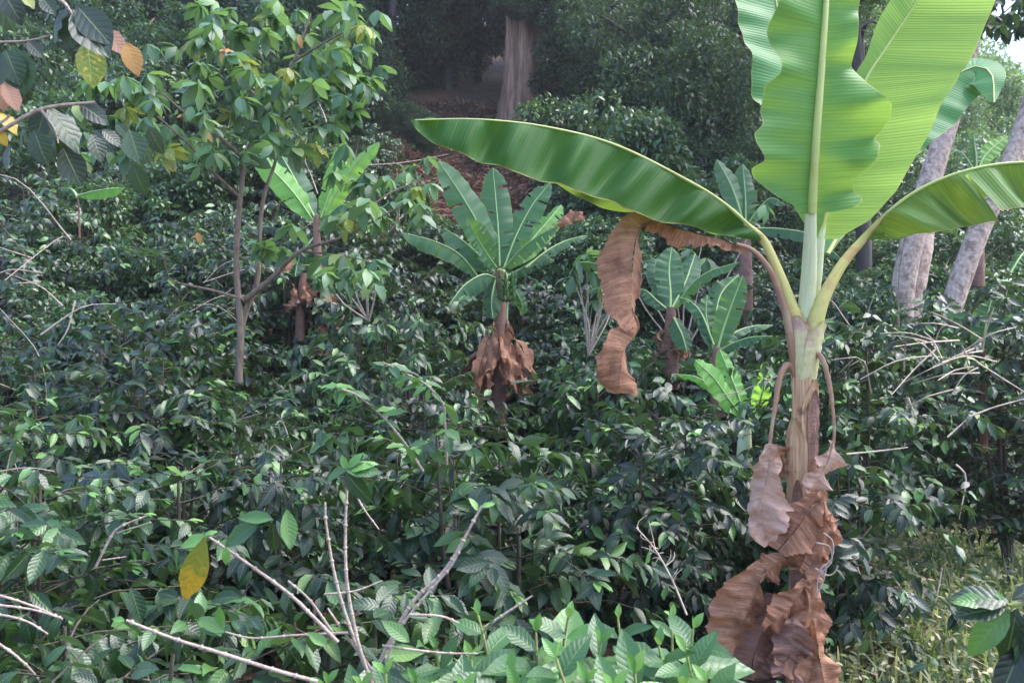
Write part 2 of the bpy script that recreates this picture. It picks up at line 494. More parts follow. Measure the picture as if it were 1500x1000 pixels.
def ground_z(x, y):
    x, y = np.asarray(x, float), np.asarray(y, float)
    g = canopy_ground(x, y)[1]
    return g + 0.05 * np.sin(x * 1.7 + y * 0.6) * np.clip(y / 6, 0, 1) + 0.06 * np.sin(y * 1.3 - x * 0.9) * np.clip(y / 8, 0, 1)


def make_ground():
    ys = np.concatenate([np.linspace(-12, 0, 7), np.linspace(0.4, 30, 100), np.linspace(31, 120, 46)])
    xs = np.concatenate([np.linspace(-110, -31, 30), np.linspace(-30, 30, 121), np.linspace(31, 110, 30)])
    X, Y = np.meshgrid(xs, ys)
    Z = ground_z(X, Y)
    V = np.stack([X, Y, Z], -1).reshape(-1, 3)
    nx = len(xs)
    i = np.arange(len(ys) - 1)[:, None] * nx
    j = np.arange(nx - 1)[None]
    Q = np.stack([i + j, i + j + 1, i + nx + j + 1, i + nx + j], -1).reshape(-1, 4)
    mb = MB()
    mb.add(V, Q, V[:, :2])
    mb.build('hillside_ground', M['ground'], kind='structure')


make_ground()


def make_haze():
    x0, x1, y0, y1, z0, z1 = -112.0, 112.0, -13.0, 122.0, -3.0, 50.0
    V = [(x, y, z) for z in (z0, z1) for y in (y0, y1) for x in (x0, x1)]
    mb = MB()
    mb.add(V, [(0, 2, 3, 1), (4, 5, 7, 6), (0, 1, 5, 4), (2, 6, 7, 3), (0, 4, 6, 2), (1, 3, 7, 5)])
    k = NT('valley_haze')
    v = k.n('ShaderNodeVolumePrincipled', {'Density': 0.0008, 'Anisotropy': 0.3})
    v.inputs['Color'].default_value = (0.9, 0.9, 1.0, 1)
    k.t.links.new(v.outputs[0], k.out.inputs[1])
    mb.build('haze', k.mat, kind='stuff', smooth=False)


make_haze()


# ------------------------------------------------------------------ leaf templates (unit length along +Y)
def leaf_tm(nu=6, nv=2, w=0.21, peak=0.45, bend=0.25, fold=0.25, ruf=0.03, rf=4.0, sharp=1.0, twist=0.0, seed=0):
    r = np.random.default_rng(seed)
    u = np.linspace(0, 1, nu + 1)
    e = math.log(0.5) / math.log(peak)
    prof = np.sin(np.pi * np.clip(u, 0, 1) ** e) ** 0.85 * (1 - 0.25 * u**4 * sharp)
    prof = np.maximum(prof, 0.035)
    prof[-1] = 0.012
    v = np.linspace(-1, 1, 2 * nv + 1)
    th = -bend * u * 1.6
    dy, dz = np.cos(th), np.sin(th)
    yc = np.concatenate([[0], np.cumsum(0.5 * (dy[1:] + dy[:-1]) / nu)])
    zc = np.concatenate([[0], np.cumsum(0.5 * (dz[1:] + dz[:-1]) / nu)])
    ph = r.uniform(0, 6.28, 2)
    V, U = [], []
    for i in range(nu + 1):
        for b in v:
            x = w * prof[i] * b
            z = abs(b) * w * prof[i] * fold + ruf * abs(b) * math.sin(rf * 6.28 * u[i] / 2 + (ph[0] if b < 0 else ph[1]))
            tw = twist * u[i]
            V.append((x * math.cos(tw), yc[i] - dz[i] * z, zc[i] + dy[i] * z + x * math.sin(tw)))
            U.append((u[i], b * 0.5 + 0.5))
    k = 2 * nv + 1
    Q = [(i * k + j, i * k + j + 1, (i + 1) * k + j + 1, (i + 1) * k + j) for i in range(nu) for j in range(2 * nv)]
    return np.array(V), np.array(Q), np.array(U)


LT_HI = [leaf_tm(6, 2, w, pk, be, fo, ru, 5.0, seed=s) for s, (w, pk, be, fo, ru) in enumerate(
    [(0.21, .45, .30, .22, .022), (0.23, .47, .12, .30, .03), (0.20, .42, .5, .18, .025), (0.22, .5, -.1, .35, .02), (0.24, .45, .38, .1, .035), (0.19, .44, .2, .45, .02)])]
LT_MID = [leaf_tm(5, 1, w, pk, be, fo, 0.015, seed=s) for s, (w, pk, be, fo) in enumerate([(0.21, .45, .3, .22), (0.23, .47, .1, .3), (0.2, .42, .5, .2)])]
LT_LO = [leaf_tm(3, 1, w, pk, be, fo, 0.0, seed=s) for s, (w, pk, be, fo) in enumerate([(0.22, .45, .3, .22), (0.24, .47, .5, .3)])]
RHOMB = (np.array([(0, 0, 0), (0.22, 0.5, 0.05), (0, 1, -0.12), (-0.22, 0.48, 0.05)]), np.array([(0, 1, 2, 3)]),
         np.array([(0, .5), (.5, 1), (1, .5), (.5, 0)]))

STRAW = (RHOMB[0] * [0.35, 1, 1], RHOMB[1], RHOMB[2])


def frames(ax, up, ln):
    Y = nrm(ax)
    X = nrm(np.cross(Y, up))
    Z = np.cross(X, Y)
    return np.stack([X, Y, Z], -1) * np.asarray(ln)[:, None, None]


# ------------------------------------------------------------------ coffee bushes
def gen_bush(rg, H, R, leaf=0.125, stems=3, density=1.0, low=0.22, openness=0.0):
    """returns bark MB (stems and branches) and leaf arrays in local coordinates"""
    bark = MB()
    P, A, N, L, Yg = [], [], [], [], []

    def pairs(C, nd_s, length, side0, tip=True, sc=1.0):
        pass

    for si in range(stems):
        az = rg.uniform(0, 6.283)
        lean = rg.uniform(0.1, 0.32) * R
        top = np.array([math.cos(az) * lean * 1.6, math.sin(az) * lean * 1.6, H * rg.uniform(0.82, 1.0)])
        base = np.array([math.cos(az) * 0.07, math.sin(az) * 0.07, -0.05])
        midp = (base + top) / 2 + np.array([math.cos(az), math.sin(az), 0]) * 0.06
        C = catmull([base, midp, top], 13)
        bark.tube([base, midp, top], [0.02, 0.014, 0.005], 5, 6, m=0)
        nn = int(H * (1 - low) / 0.125 * density)
        for ni in range(nn):
            f = low + (1 - low) * (ni + rg.uniform(0, 0.6)) / nn
            f = min(f, 0.99)
            p0 = np.array([np.interp(f, np.linspace(0, 1, 13), C[:, c]) for c in range(3)])
            phi = rg.uniform(0, 6.283)
            for sgn in (0, math.pi):
                a = phi + sgn + rg.normal(0, 0.2)
                ln = R * (0.45 + 0.75 * math.sin(math.pi * min(1, (1 - f) * 1.15 + 0.12)) ** 0.7) * rg.uniform(0.75, 1.15)
                if f > 0.9:
                    ln *= 0.5
                el0 = 0.55 if f > 0.75 else 0.32
                k = max(5, int(ln / 0.042))
                s = np.linspace(0, 1, k)
                el = el0 + rg.normal(0, 0.15) - s * rg.uniform(0.5, 1.1)
                d = np.stack([np.cos(a + 0.25 * s * rg.normal()) * np.cos(el), np.sin(a + 0.25 * s * rg.normal()) * np.cos(el), np.sin(el)], -1)
                B = p0 + np.vstack([[0, 0, 0], np.cumsum(d[:-1] * (ln / (k - 1)), 0)])
                bark.tube(B[[0, k // 2, -1]], [0.0045, 0.002], 3, 4, m=0)
                st = max(1, int(k * (0.28 + 0.25 * openness)))
                step = max(1, int(round(0.042 / (ln / (k - 1)))))
                idx = np.arange(st, k, step)
                if openness and rg.uniform() < openness:
                    idx = idx[-3:]
                if len(idx) == 0:
                    continue
                sd = nrm(np.cross(d[idx], [0, 0, 1]))
                for q in (-1, 1):
                    m = len(idx)
                    keep = rg.uniform(size=m) < 0.93
                    ax = 0.6 * d[idx] + q * 0.75 * sd + np.array([0, 0, -0.25]) + rg.normal(0, 0.42, (m, 3))
                    ax[:, 2] -= rg.uniform(-0.25, 0.7)
                    up = np.array([0, 0, 1.0]) + rg.normal(0, 0.42, (m, 3)) + 0.45 * d[idx]
                    ll = leaf * rg.uniform(0.75, 1.15, m) * np.where(np.arange(m) >= m - 1, 0.75, 1.0)
                    P.append((B[idx] + rg.normal(0, 0.004, (m, 3)))[keep])
                    A.append(ax[keep])
                    N.append(up[keep])
                    L.append(ll[keep])
                    Yg.append(np.zeros(keep.sum(), int))
                if rg.uniform() < 0.45:
                    # fresh pale pair at the tip
                    for q in (-1, 1):
                        P.append(B[-1:])
                        A.append(d[-1:] + q * 0.35 * sd[-1:] + np.array([[0, 0, 0.25]]))
                        N.append(np.array([[0, 0, 1.0]]) + rg.normal(0, 0.2, (1, 3)))
                        L.append(np.array([leaf * rg.uniform(0.35, 0.65)]))
                        Yg.append(np.ones(1, int))
    P, A, N, L, Yg = map(np.concatenate, (P, A, N, L, Yg))
    return bark, P, frames(A, N, L), L, Yg


# meshes of single leaves, shared by every leaf object
def single(name, tm, mat):
    mb = MB()
    mb.add(*tm, 0.0)
    return mb.mesh(name, mat)


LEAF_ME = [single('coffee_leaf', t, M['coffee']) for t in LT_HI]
LEAF_ME2 = [single('coffee_leaf_lighter', t, M['coffee2']) for t in LT_HI]
YOUNG_ME = [single('young_coffee_leaf', t, M['young']) for t in LT_HI[:4]]
FORE_ME = [single('foreground_leaf', t, M['fore']) for t in LT_HI]


def leaf_obj(me, root, pos, R, name='leaf'):
    o = bpy.data.objects.new(name, me)
    m = np.eye(4)
    m[:3, :3] = R
    m[:3, 3] = pos
    o.matrix_basis = Matrix(m.tolist())
    o.parent = root
    COL.objects.link(o)
    return o


# where the bushes stand: rows across the slope
ROWS = [2.45, 3.25, 4.2, 5.3, 6.4, 7.5, 8.6, 9.8, 11.0, 12.3, 13.7, 15.1, 16.6, 18.2, 20.0, 22.0, 24.2, 26.5]
HERO = pp(1172, 1030, 4.0)[:2]
clear = [(HERO[0], HERO[1], 0.62), ((735 - CX) / FPX * 11, 11.0, 0.8), ((463 - CX) / FPX * 11.5, 11.5, 0.42)]


def spot_ok(x, y):
    px = CX + x / y * FPX
    for cx, cy, r in clear:
        if (x - cx) ** 2 + (y - cy) ** 2 < r * r:
            return False
    if px > 880 and y < 3.9 or px > 1075 and y < 4.2:
        return False
    if px > 1200 and y < 5.3 or 1215 < px < 1450 and y < 5.75:
        return False
    if y < 2.8 and (130 < px < 600 or px > 1100):
        return False
    if y > 16.3 and 565 < px < 800:
        return False
    if y > 20.5 and px > 1050 and y < 30:
        return False
    return True


bushes = []
for ri, ry in enumerate(ROWS):
    sp = 0.8 if ry < 3 else min(1.5, 0.98 + 0.028 * ry)
    half = ry * 0.60 + 0.5
    x = -half + RNG.uniform(0, sp)
    while x < half:
        yy = ry + RNG.uniform(-0.42, 0.42) * min(1, ry / 5)
        if spot_ok(x, yy):
            can, g = canopy_ground(x, yy)
            h = float(can - g) * RNG.choice([0.68, 0.85, 0.98, 1.05, 1.14, 1.22])
            for bx, by, rad in ((735, 9.6, 130), (460, 9.8, 80)):
                if abs(CX + x / yy * FPX - bx) < rad and by - 2.6 < yy < by + 1.3:
                    h *= 0.5
            if 640 < CX + x / yy * FPX < 840 and 3.6 < yy < 9:
                h = min(h, CAMZ - 118 / FPX * yy - float(g)) * 0.9
            bushes.append([x, yy, float(ground_z(x, yy)), h, ri])
        x += sp * RNG.uniform(0.85, 1.15)

ORD = ['leftmost', 'second from left', 'third from left', 'fourth from left', 'fifth from left', 'sixth from left', 'seventh from left',
       'eighth from left', 'ninth from left', 'tenth from left']
ROWNAME = ['nearest', 'second nearest', 'third nearest', 'fourth nearest', 'fifth nearest']


def bush_label(b, rank):
    x, y, z, h, ri = b
    px = CX + x / y * FPX
    py = CY - (z + h - CAMZ) / y * FPX
    if ri < 4:
        return 'dark glossy coffee bush, %s in the %s row' % (ORD[min(rank, 9)], ROWNAME[ri]), 'coffee bushes in the front rows'
    where = ('under the overhanging branch along the left edge' if px < 160 else 'between the left edge and the forked sapling' if px < 300 else
             'around the forked sapling stems' if px < 430 else 'between the forked sapling and the skirted banana' if px < 620 else
             'around the banana with the dead leaf skirt' if px < 820 else 'under the long hanging dead leaf' if px < 960 else
             'beside the low banana clump' if px < 1110 else 'behind the tall banana stem' if px < 1240 else 'below the pale trunks on the right')
    look = ('dark glossy coffee bush on the lower slope' if y < 7 else 'dense coffee bush at mid slope' if y < 9.5 else
            'smaller-leaved coffee bush higher up the slope' if y < 13 else 'dim small-leaved bush high on the slope' if y < 18 else 'faint bush at the foot of the wood')
    return look + ' ' + where, 'bushes %s, %s' % (where, look.split(' ', 2)[2])


PROTO = []
for i in range(6):
    rg = np.random.default_rng(100 + i)
    bark, P_, R_, L_, Y_ = gen_bush(rg, 1.4, 0.6, 0.098, 6, 1.3, openness=0.25 if i % 3 == 0 else 0.05)
    mbf = MB()
    ti = rg.uniform(size=len(P_))
    which = rg.integers(0, 2, len(P_))
    for w in range(2):
        s_ = (which == w) & (Y_ == 0)
        mbf.add_many(LT_LO[w], P_[s_], R_[s_], ti[s_], 0)
    s_ = Y_ == 1
    mbf.add_many(LT_LO[0], P_[s_], R_[s_], ti[s_], 1)
    PROTO.append((bark.mesh('coffee_branches', M['stembark']), mbf.mesh('coffee_foliage', [M['coffee2' if i in (1, 4) else 'coffee'], M['young']]), P_, R_, L_, Y_, i in (1, 4)))

NEAR = 7.2
rank, last = 0, -1
cand = []       # (bush index, world pos, length, screen)
built = []
for bi, b in enumerate(bushes):
    x, y, z, h, ri = b
    rank = 0 if ri != last else rank + 1
    last = ri
    lab, grp = bush_label(b, rank)
    root = thing('coffee_bush', lab, 'coffee bush', (x, y, z), grp)
    rg = np.random.default_rng(1000 + bi)
    if y < NEAR:
        R0 = rg.uniform(0.52, 0.72)
        big = 1.38 if (y < 4.9 and 470 < CX + x / y * FPX < 930) else 1.0
        bark, P_, R_, L_, Y_ = gen_bush(rg, h * (1 + 0.3 * (big - 1)), R0, rg.uniform(0.092, 0.118) * big, 5 if big == 1.0 else 4, 1.35 if big == 1.0 else 1.1, openness=rg.choice([0.05, 0.1, 0.3]))
        bo = bpy.data.objects.new('branches', bark.mesh('coffee_branches', M['stembark']))
        bo.parent = root
        COL.objects.link(bo)
        built.append((root, P_, R_, L_, Y_, None, rg, bool(rg.uniform() < (0.3 if big == 1.0 else 0.7))))
        W = P_ + np.array([x, y, z])
    else:
        br, fo, P_, R_, L_, Y_, lite = PROTO[int(rg.integers(0, 6))]
        rz = rg.uniform(0, 6.283)
        sc = h / 1.4
        sx = sc ** 0.6 * rg.uniform(0.95, 1.3)
        root.rotation_euler = (0, 0, rz)
        root.scale = (sx, sx, sc)
        for nm, me, kd in (('branches', br, None), ('foliage', fo, 'stuff')):
            o = bpy.data.objects.new(nm, me)
            o.parent = root
            if kd:
                o['kind'] = kd
            COL.objects.link(o)
        c_, s__ = math.cos(rz), math.sin(rz)
        RZ = np.array([[c_, -s__, 0], [s__, c_, 0], [0, 0, 1]])
        W = (P_ * np.array([sx, sx, sc])) @ RZ.T + np.array([x, y, z])
        built.append((root, P_, R_, L_, Y_, (rz, sx, sc), rg, lite))
    cand.append(W)

for i_, (root_, *_r) in enumerate(built):
    y_ = root_.location.y
    rg = np.random.default_rng(9000 + i_)
    if not 5.8 < y_ < 15 or rg.uniform() < 0.82:
        continue
    mb = MB()
    for _ in range(int(rg.integers(2, 6))):
        a_ = rg.uniform(0, 6.283)
        h_ = bushes[i_][3]
        p_ = np.array([math.cos(a_) * .25, math.sin(a_) * .25 - .2, h_ * rg.uniform(.6, .9)])
        dr = nrm(np.array([math.cos(a_ + rg.normal(0, .6)), math.sin(a_ + rg.normal(0, .6)) * .6 - .3, rg.uniform(-.1, .9)]))
        ln_ = rg.uniform(.35, .9)
        q_ = p_ + dr * ln_ * .5 + rg.normal(0, .04, 3)
        e_ = p_ + dr * ln_ + rg.normal(0, .08, 3) - [0, 0, .08]
        mb.tube([p_, q_, e_], [.0055, .002], 5, 8, wob=.08)
        for __ in range(int(rg.integers(0, 4))):
            s0 = q_ + (e_ - q_) * rg.uniform(0, .8)
            mb.tube([s0, s0 + (dr + rg.normal(0, .7, 3)) * rg.uniform(.06, .2)], [.004, .0015], 4, 3)
    o = bpy.data.objects.new('bare_twigs', mb.mesh('bare_twigs', M['twig']))
    o['kind'] = 'stuff'
    COL.objects.link(o)
    o.location = root_.location
    o.parent = root_
    o.matrix_basis = Matrix.Identity(4)

# which leaves show: a coarse depth map over the frame
cell = 7.0
GW, GH = int(1500 / cell) + 1, int(1000 / cell) + 1
zb = np.full((GW, GH), 1e9)
allW = np.vstack(cand)
owner = np.concatenate([np.full(len(w), i) for i, w in enumerate(cand)])
allL = np.concatenate([b[3] for b in built])
yy = np.maximum(allW[:, 1], 0.3)
pxs = CX + allW[:, 0] / yy * FPX
pys = CY - (allW[:, 2] - CAMZ) / yy * FPX
inside = (pxs > -20) & (pxs < 1520) & (pys > -20) & (pys < 1020)
gx = np.clip((pxs / cell).astype(int), 0, GW - 1)
gy = np.clip((pys / cell).astype(int), 0, GH - 1)
for dx in (-1, 0, 1):
    for dy in (-1, 0, 1):
        ok = inside & (np.abs(dx) + np.abs(dy) < 2) & (allL * FPX / yy > 10 * (abs(dx) + abs(dy)) + 4)
        np.minimum.at(zb, (np.clip(gx[ok] + dx, 0, GW - 1), np.clip(gy[ok] + dy, 0, GH - 1)), allW[ok, 1])
vis = inside & (allW[:, 1] < zb[gx, gy] + 0.12)
size = allL * FPX / yy
start = 0
for i, (root, P_, R_, L_, Y_, tr, rg, lite) in enumerate(built):
    LM = LEAF_ME2 if lite else LEAF_ME
    n = len(P_)
    v_, s_ = vis[start:start + n], size[start:start + n]
    inn = inside[start:start + n]
    start += n
    if tr is None:
        score = s_ + np.where(v_, 1000, 0) + np.where(inn, 100, 0)
        order = np.argsort(-score)
        pick = order[:300][score[order[:300]] > 1000]
        rest = np.ones(n, bool)
        rest[pick] = False
        for q in pick:
            me = YOUNG_ME[q % 4] if Y_[q] else LM[q % 6]
            leaf_obj(me, root, P_[q], R_[q])
        mbf = MB()
        ti = rg.uniform(size=n)
        w_ = rg.integers(0, 3, n)
        for w in range(3):
            k_ = rest & (w_ == w) & (Y_ == 0)
            mbf.add_many(LT_MID[w], P_[k_], R_[k_], ti[k_], 0)
        k_ = rest & (Y_ == 1)
        mbf.add_many(LT_MID[0], P_[k_], R_[k_], ti[k_], 1)
        o = bpy.data.objects.new('foliage', mbf.mesh('coffee_foliage', [M['coffee2' if lite else 'coffee'], M['young']]))
        o['kind'] = 'stuff'
        o.parent = root
        COL.objects.link(o)
    else:
        cap = 90 if root.location.y < 11 else 45
        okk = v_ & (s_ > 9)
        idx = np.nonzero(okk)[0]
        if root.location.y > 15.5 or len(idx) == 0:
            continue
        idx = idx[np.argsort(-s_[idx])][:cap]
        for q in idx:
            off = rg.normal(0, 0.03, 3) + np.array([0, 0, 0.025])
            rot = np.array(Matrix.Rotation(rg.normal(0, 0.5), 3, 'Z'))
            leaf_obj(YOUNG_ME[q % 4] if Y_[q] else LM[q % 6], root, P_[q] + off, rot @ R_[q])


# ------------------------------------------------------------------ slope undergrowth, litter, weeds
def scatter_leaves(name, mat, n, rect, tm, lnr, zoff, upbias, dens=None, seed=3, label=None):
    rg = np.random.default_rng(seed)
    y = rect[2] + (rect[3] - rect[2]) * rg.uniform(size=n)
    f = rect[0] + (rect[1] - rect[0]) * rg.uniform(size=n)
    x = f * y
    if dens is not None:
        k = dens(x, y, rg)
        x, y = x[k], y[k]
    m = len(x)
    z = ground_z(x, y) + zoff[0] + (zoff[1] - zoff[0]) * rg.uniform(size=m) ** 1.6
    ax = rg.normal(size=(m, 3)) * np.array([1, 1, 0.35])
    up = np.array([0, -0.2, upbias]) + rg.normal(0, 0.5, (m, 3))
    ln = rg.uniform(*lnr, m)
    mb = MB()
    mb.add_many(tm, np.stack([x, y, z], -1), frames(ax, up, ln), rg.uniform(size=m))
    o = mb.build(name, mat, kind='stuff')
    return o


def clump(x, y, rg):
    return (np.sin(x * 1.9 + 3 * np.sin(y * 0.7)) + np.sin(y * 1.7 + 2 * np.sin(x)) + rg.normal(0, 0.8, len(x))) > -0.4


scatter_leaves('undergrowth', M['slope'], 60000, (-0.66, 0.66, 6.0, 30.0), RHOMB, (0.06, 0.15), (0.0, 0.55), 1.0,
               lambda x, y, rg: clump(x, y, rg) & ~((y > 16) & (y < 29) & (x / y > -0.145) & (x / y < 0.03) & (rg.uniform(size=len(x)) < 0.72)))
scatter_leaves('near_undergrowth', M['slope'], 9000, (-0.7, 0.7, 1.0, 6.0), LT_LO[0], (0.04, 0.1), (0.0, 0.35), 1.0, clump, 5)
scatter_leaves('leaf_litter', M['drydark'], 13000, (-0.16, 0.06, 16.5, 30.0), STRAW, (0.15, 0.5), (0.01, 0.06), 2.2, None, 8)

rgw = np.random.default_rng(21)
mbw = MB()
n = 2600
yw = rgw.uniform(4.0, 7.2, n)
xw = yw * rgw.uniform(0.33, 0.66, n)
for i in range(n):
    z0 = float(ground_z(xw[i], yw[i]))
    h = rgw.uniform(0.08, 0.34)
    a = rgw.uniform(0, 6.283)
    b = np.array([math.cos(a), math.sin(a), 0]) * h * rgw.uniform(0.2, 0.8)
    p0 = np.array([xw[i], yw[i], z0])
    C = np.stack([p0, p0 + b * 0.35 + [0, 0, h * 0.7], p0 + b + [0, 0, h * rgw.uniform(0.7, 1.0)]])
    sd = np.array([-math.sin(a), math.cos(a), 0]) * 0.006
    V = np.stack([C[0] - sd, C[0] + sd, C[1] + sd, C[1] - sd, C[2] + sd * 0.2, C[2] - sd * 0.2])
    mbw.add(V, [(0, 1, 2, 3), (3, 2, 4, 5)], [(0, 0.2), (0, .8), (.5, .8), (.5, .2), (1, .8), (1, .2)], rgw.uniform())
m = 7000
yw = rgw.uniform(4.0, 7.2, m)
xw = yw * rgw.uniform(0.33, 0.66, m)
zw = ground_z(xw, yw) + 0.3 * rgw.uniform(size=m) ** 1.5
mbw.add_many(LT_LO[0], np.stack([xw, yw, zw], -1), frames(rgw.normal(size=(m, 3)) * [1, 1, .4], np.array([0, 0, 1.]) + rgw.normal(0, .4, (m, 3)), rgw.uniform(0.025, 0.06, m)), rgw.uniform(size=m))
mbw.build('weeds', M['weed'], kind='stuff')


# ------------------------------------------------------------------ forest behind
def crown_mesh(name, mat, seed, nlump, per, leaf, lump=0.24, drop=0.25):
    """unit crown: rounded lumps of leaves over an uneven ball, gaps between the lumps"""
    rg = np.random.default_rng(seed)
    d = nrm(rg.normal(size=(nlump, 3)))
    c = d * rg.uniform(0.35, 0.92, (nlump, 1)) ** 0.7
    k = nlump * per
    q = nrm(rg.normal(size=(k, 3)) + [0, 0, 0.35])
    rad = np.repeat(lump * rg.uniform(0.55, 1.25, nlump), per) * rg.uniform(0.4, 1.08, k) ** 0.5
    pos = np.repeat(c, per, 0) + q * rad[:, None] * [1, 1, 0.8]
    ax = q * 0.6 + rg.normal(0, 0.5, (k, 3)) + np.array([0, 0, -drop])
    up = q + np.array([0, 0, 0.7]) + rg.normal(0, 0.35, (k, 3))
    t = np.repeat(rg.uniform(0, 0.55, nlump), per) + rg.uniform(0, 0.45, k)
    mb = MB()
    mb.add_many(RHOMB, pos, frames(ax, up, rg.uniform(0.6, 1.3, k) * leaf), t)
    return mb.mesh(name, mat)


CROWN = [crown_mesh('forest_crown', M['forest'], 40 + i, 70, 300, 0.062) for i in range(4)]
PALECROWN = [crown_mesh('pale_crown', M['hazedfoliage'], 60 + i, 50, 240, 0.06, 0.26) for i in range(2)]


def forest_tree(x, y, cz, r, mats, meshes, rg, label, group, name='forest_tree', trunk=0.16, bark='darkbark', cat='tree', z0=None):
    """crown centre height cz above the ground, crown radii r"""
    z = float(ground_z(x, y)) if z0 is None else z0
    root = thing(name, label, cat, (x, y, z), group)
    top = np.array([rg.normal(0, 0.3), rg.normal(0, 0.3), cz + r[2] * 0.5])
    mb = MB()
    mid = top * 0.5 + np.array([rg.normal(0, 0.15), rg.normal(0, 0.15), 0])
    mb.tube([(0, 0, -0.3), mid, top], [trunk * 1.2, trunk * 0.8, trunk * 0.25], 8, 10, wob=0.04)
    for q in range(5):
        a = rg.uniform(0, 6.283)
        f = rg.uniform(0.4, 0.85)
        p = mid * (1 - f) + top * f
        e = p + np.array([math.cos(a) * r[0] * 0.7, math.sin(a) * r[1] * 0.7, r[2] * rg.uniform(0.1, 0.6)])
        mb.tube([p, (p + e) / 2 + [0, 0, 0.15], e], [trunk * 0.4, trunk * 0.12], 5, 6)
    t = bpy.data.objects.new('trunk', mb.mesh('trunk', M[bark]))
    c = bpy.data.objects.new('crown', meshes[int(rg.integers(0, len(meshes)))])
    c.scale = r
    c.location = (top[0] * 0.8, top[1] * 0.8, cz)
    c.rotation_euler = (0, 0, rg.uniform(0, 6.28))
    for o in (t, c):
        o.parent = root
        COL.objects.link(o)
    return root


rgf = np.random.default_rng(77)
# (px, depth, base-crown height, radii)
FT = [(520, 26, 1.6, (1.7, 1.6, 1.9)), (500, 29, 2.5, (2.6, 2.2, 3.0)), (575, 32, 2.8, (2.4, 2.0, 3.0)), (655, 33, 3.4, (2.6, 2.2, 3.4)),
      (700, 35, 3.4, (2.8, 2.2, 3.4)), (830, 33, 3.2, (2.4, 2.2, 3.2)), (880, 27, 2.6, (2.4, 2.2, 2.8)), (950, 24, 2.4, (2.6, 2.4, 3.0)),
      (1020, 22, 2.4, (2.4, 2.2, 2.8)), (1060, 26, 3.6, (2.6, 2.4, 3.6)), (980, 29, 4.5, (3.0, 2.6, 4.2)), (900, 33, 5.0, (3.0, 2.6, 4.4)),
      (1110, 20, 1.8, (2.0, 2.0, 2.2)), (1180, 22, 2.2, (2.2, 2.0, 2.6)), (1240, 24, 2.0, (2.4, 2.0, 2.4)), (1300, 20, 1.3, (1.8, 1.6, 1.6)),
      (430, 32, 3.0, (2.8, 2.4, 3.2)), (350, 33, 3.0, (3.0, 2.4, 3.2)), (260, 32, 2.8, (3.0, 2.4, 3.0)), (170, 31, 2.8, (2.8, 2.4, 3.0)), (80, 30, 2.6, (2.8, 2.4, 2.8)), (0, 29, 2.6, (2.8, 2.4, 2.8)),
      (760, 40, 6.5, (4.5, 3.0, 4.5)), (620, 40, 6.5, (4.5, 3.0, 4.5)), (480, 41, 6.0, (4.6, 3.0, 4.5)), (330, 42, 6.0, (4.6, 3.0, 4.5)), (180, 42, 6.0, (4.6, 3.0, 4.5)), (30, 42, 6.0, (4.6, 3.0, 4.5)),
      (880, 40, 7.0, (4.5, 3.0, 5.0)), (1000, 38, 8.0, (4.5, 3.0, 5.0)), (1100, 33, 5.0, (3.6, 2.6, 4.6)), (1190, 34, 5.0, (3.6, 2.6, 4.2)), (640, 37, 7.5, (3.4, 2.4, 3.2)), (830, 28.5, 8.0, (2.8, 2.4, 2.4)), (560, 30, 6.6, (3.0, 2.6, 2.4))]
for px, d, cz, r in FT:
    side = ('behind the leafy young tree' if px < 470 else 'left of the fluted trunk' if px < 680 else 'around the fluted trunk' if px < 840 else
            'right of the fluted trunk' if px < 1040 else 'behind the upright banana leaves')
    row_ = 'dark small-leaved tree at the edge of the wood' if d < 30 else 'tall dim tree deeper in the wood' if d < 38 else 'highest shadowy tree at the back of the wood'
    forest_tree((px - CX) / FPX * d, d, cz, r, None, CROWN, rgf, row_ + ' ' + side, 'wood trees ' + side + ', ' + row_.split(' ')[0], trunk=0.12 + 0.02 * r[0])
PT = [(1330, 30, 2.6, (2.4, 2.2, 2.6)), (1420, 27, 2.6, (2.4, 2.0, 2.6)), (1500, 29, 3.2, (2.6, 2.2, 3.0)), (1465, 36, 4.2, (3.2, 2.6, 3.2)), (1370, 38, 6.5, (3.2, 2.6, 3.2)),
      (1570, 32, 5.0, (3.0, 2.6, 3.6)), (1290, 40, 9.0, (3.0, 2.6, 3.0)), (1550, 45, 5.0, (4.0, 3.0, 4.0)), (1400, 48, 6.0, (4.5, 3.0, 4.0)), (1340, 50, 8.0, (4.5, 3.0, 5.0)), (1250, 50, 9.0, (4.5, 3.0, 5.0)), (1160, 48, 9.0, (4.5, 3.0, 5.0)),
      (1320, 62, 7.0, (6, 3.0, 5.0)), (1210, 62, 8.0, (6, 3.0, 5.5)), (1590, 62, 8.0, (6, 3.0, 5.5))]
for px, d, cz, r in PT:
    forest_tree((px - CX) / FPX * d, d, cz, r, None, PALECROWN, rgf, 'pale hazy tree with loose light foliage behind the leaning trunks', 'pale trees beyond the trunks', trunk=0.14)

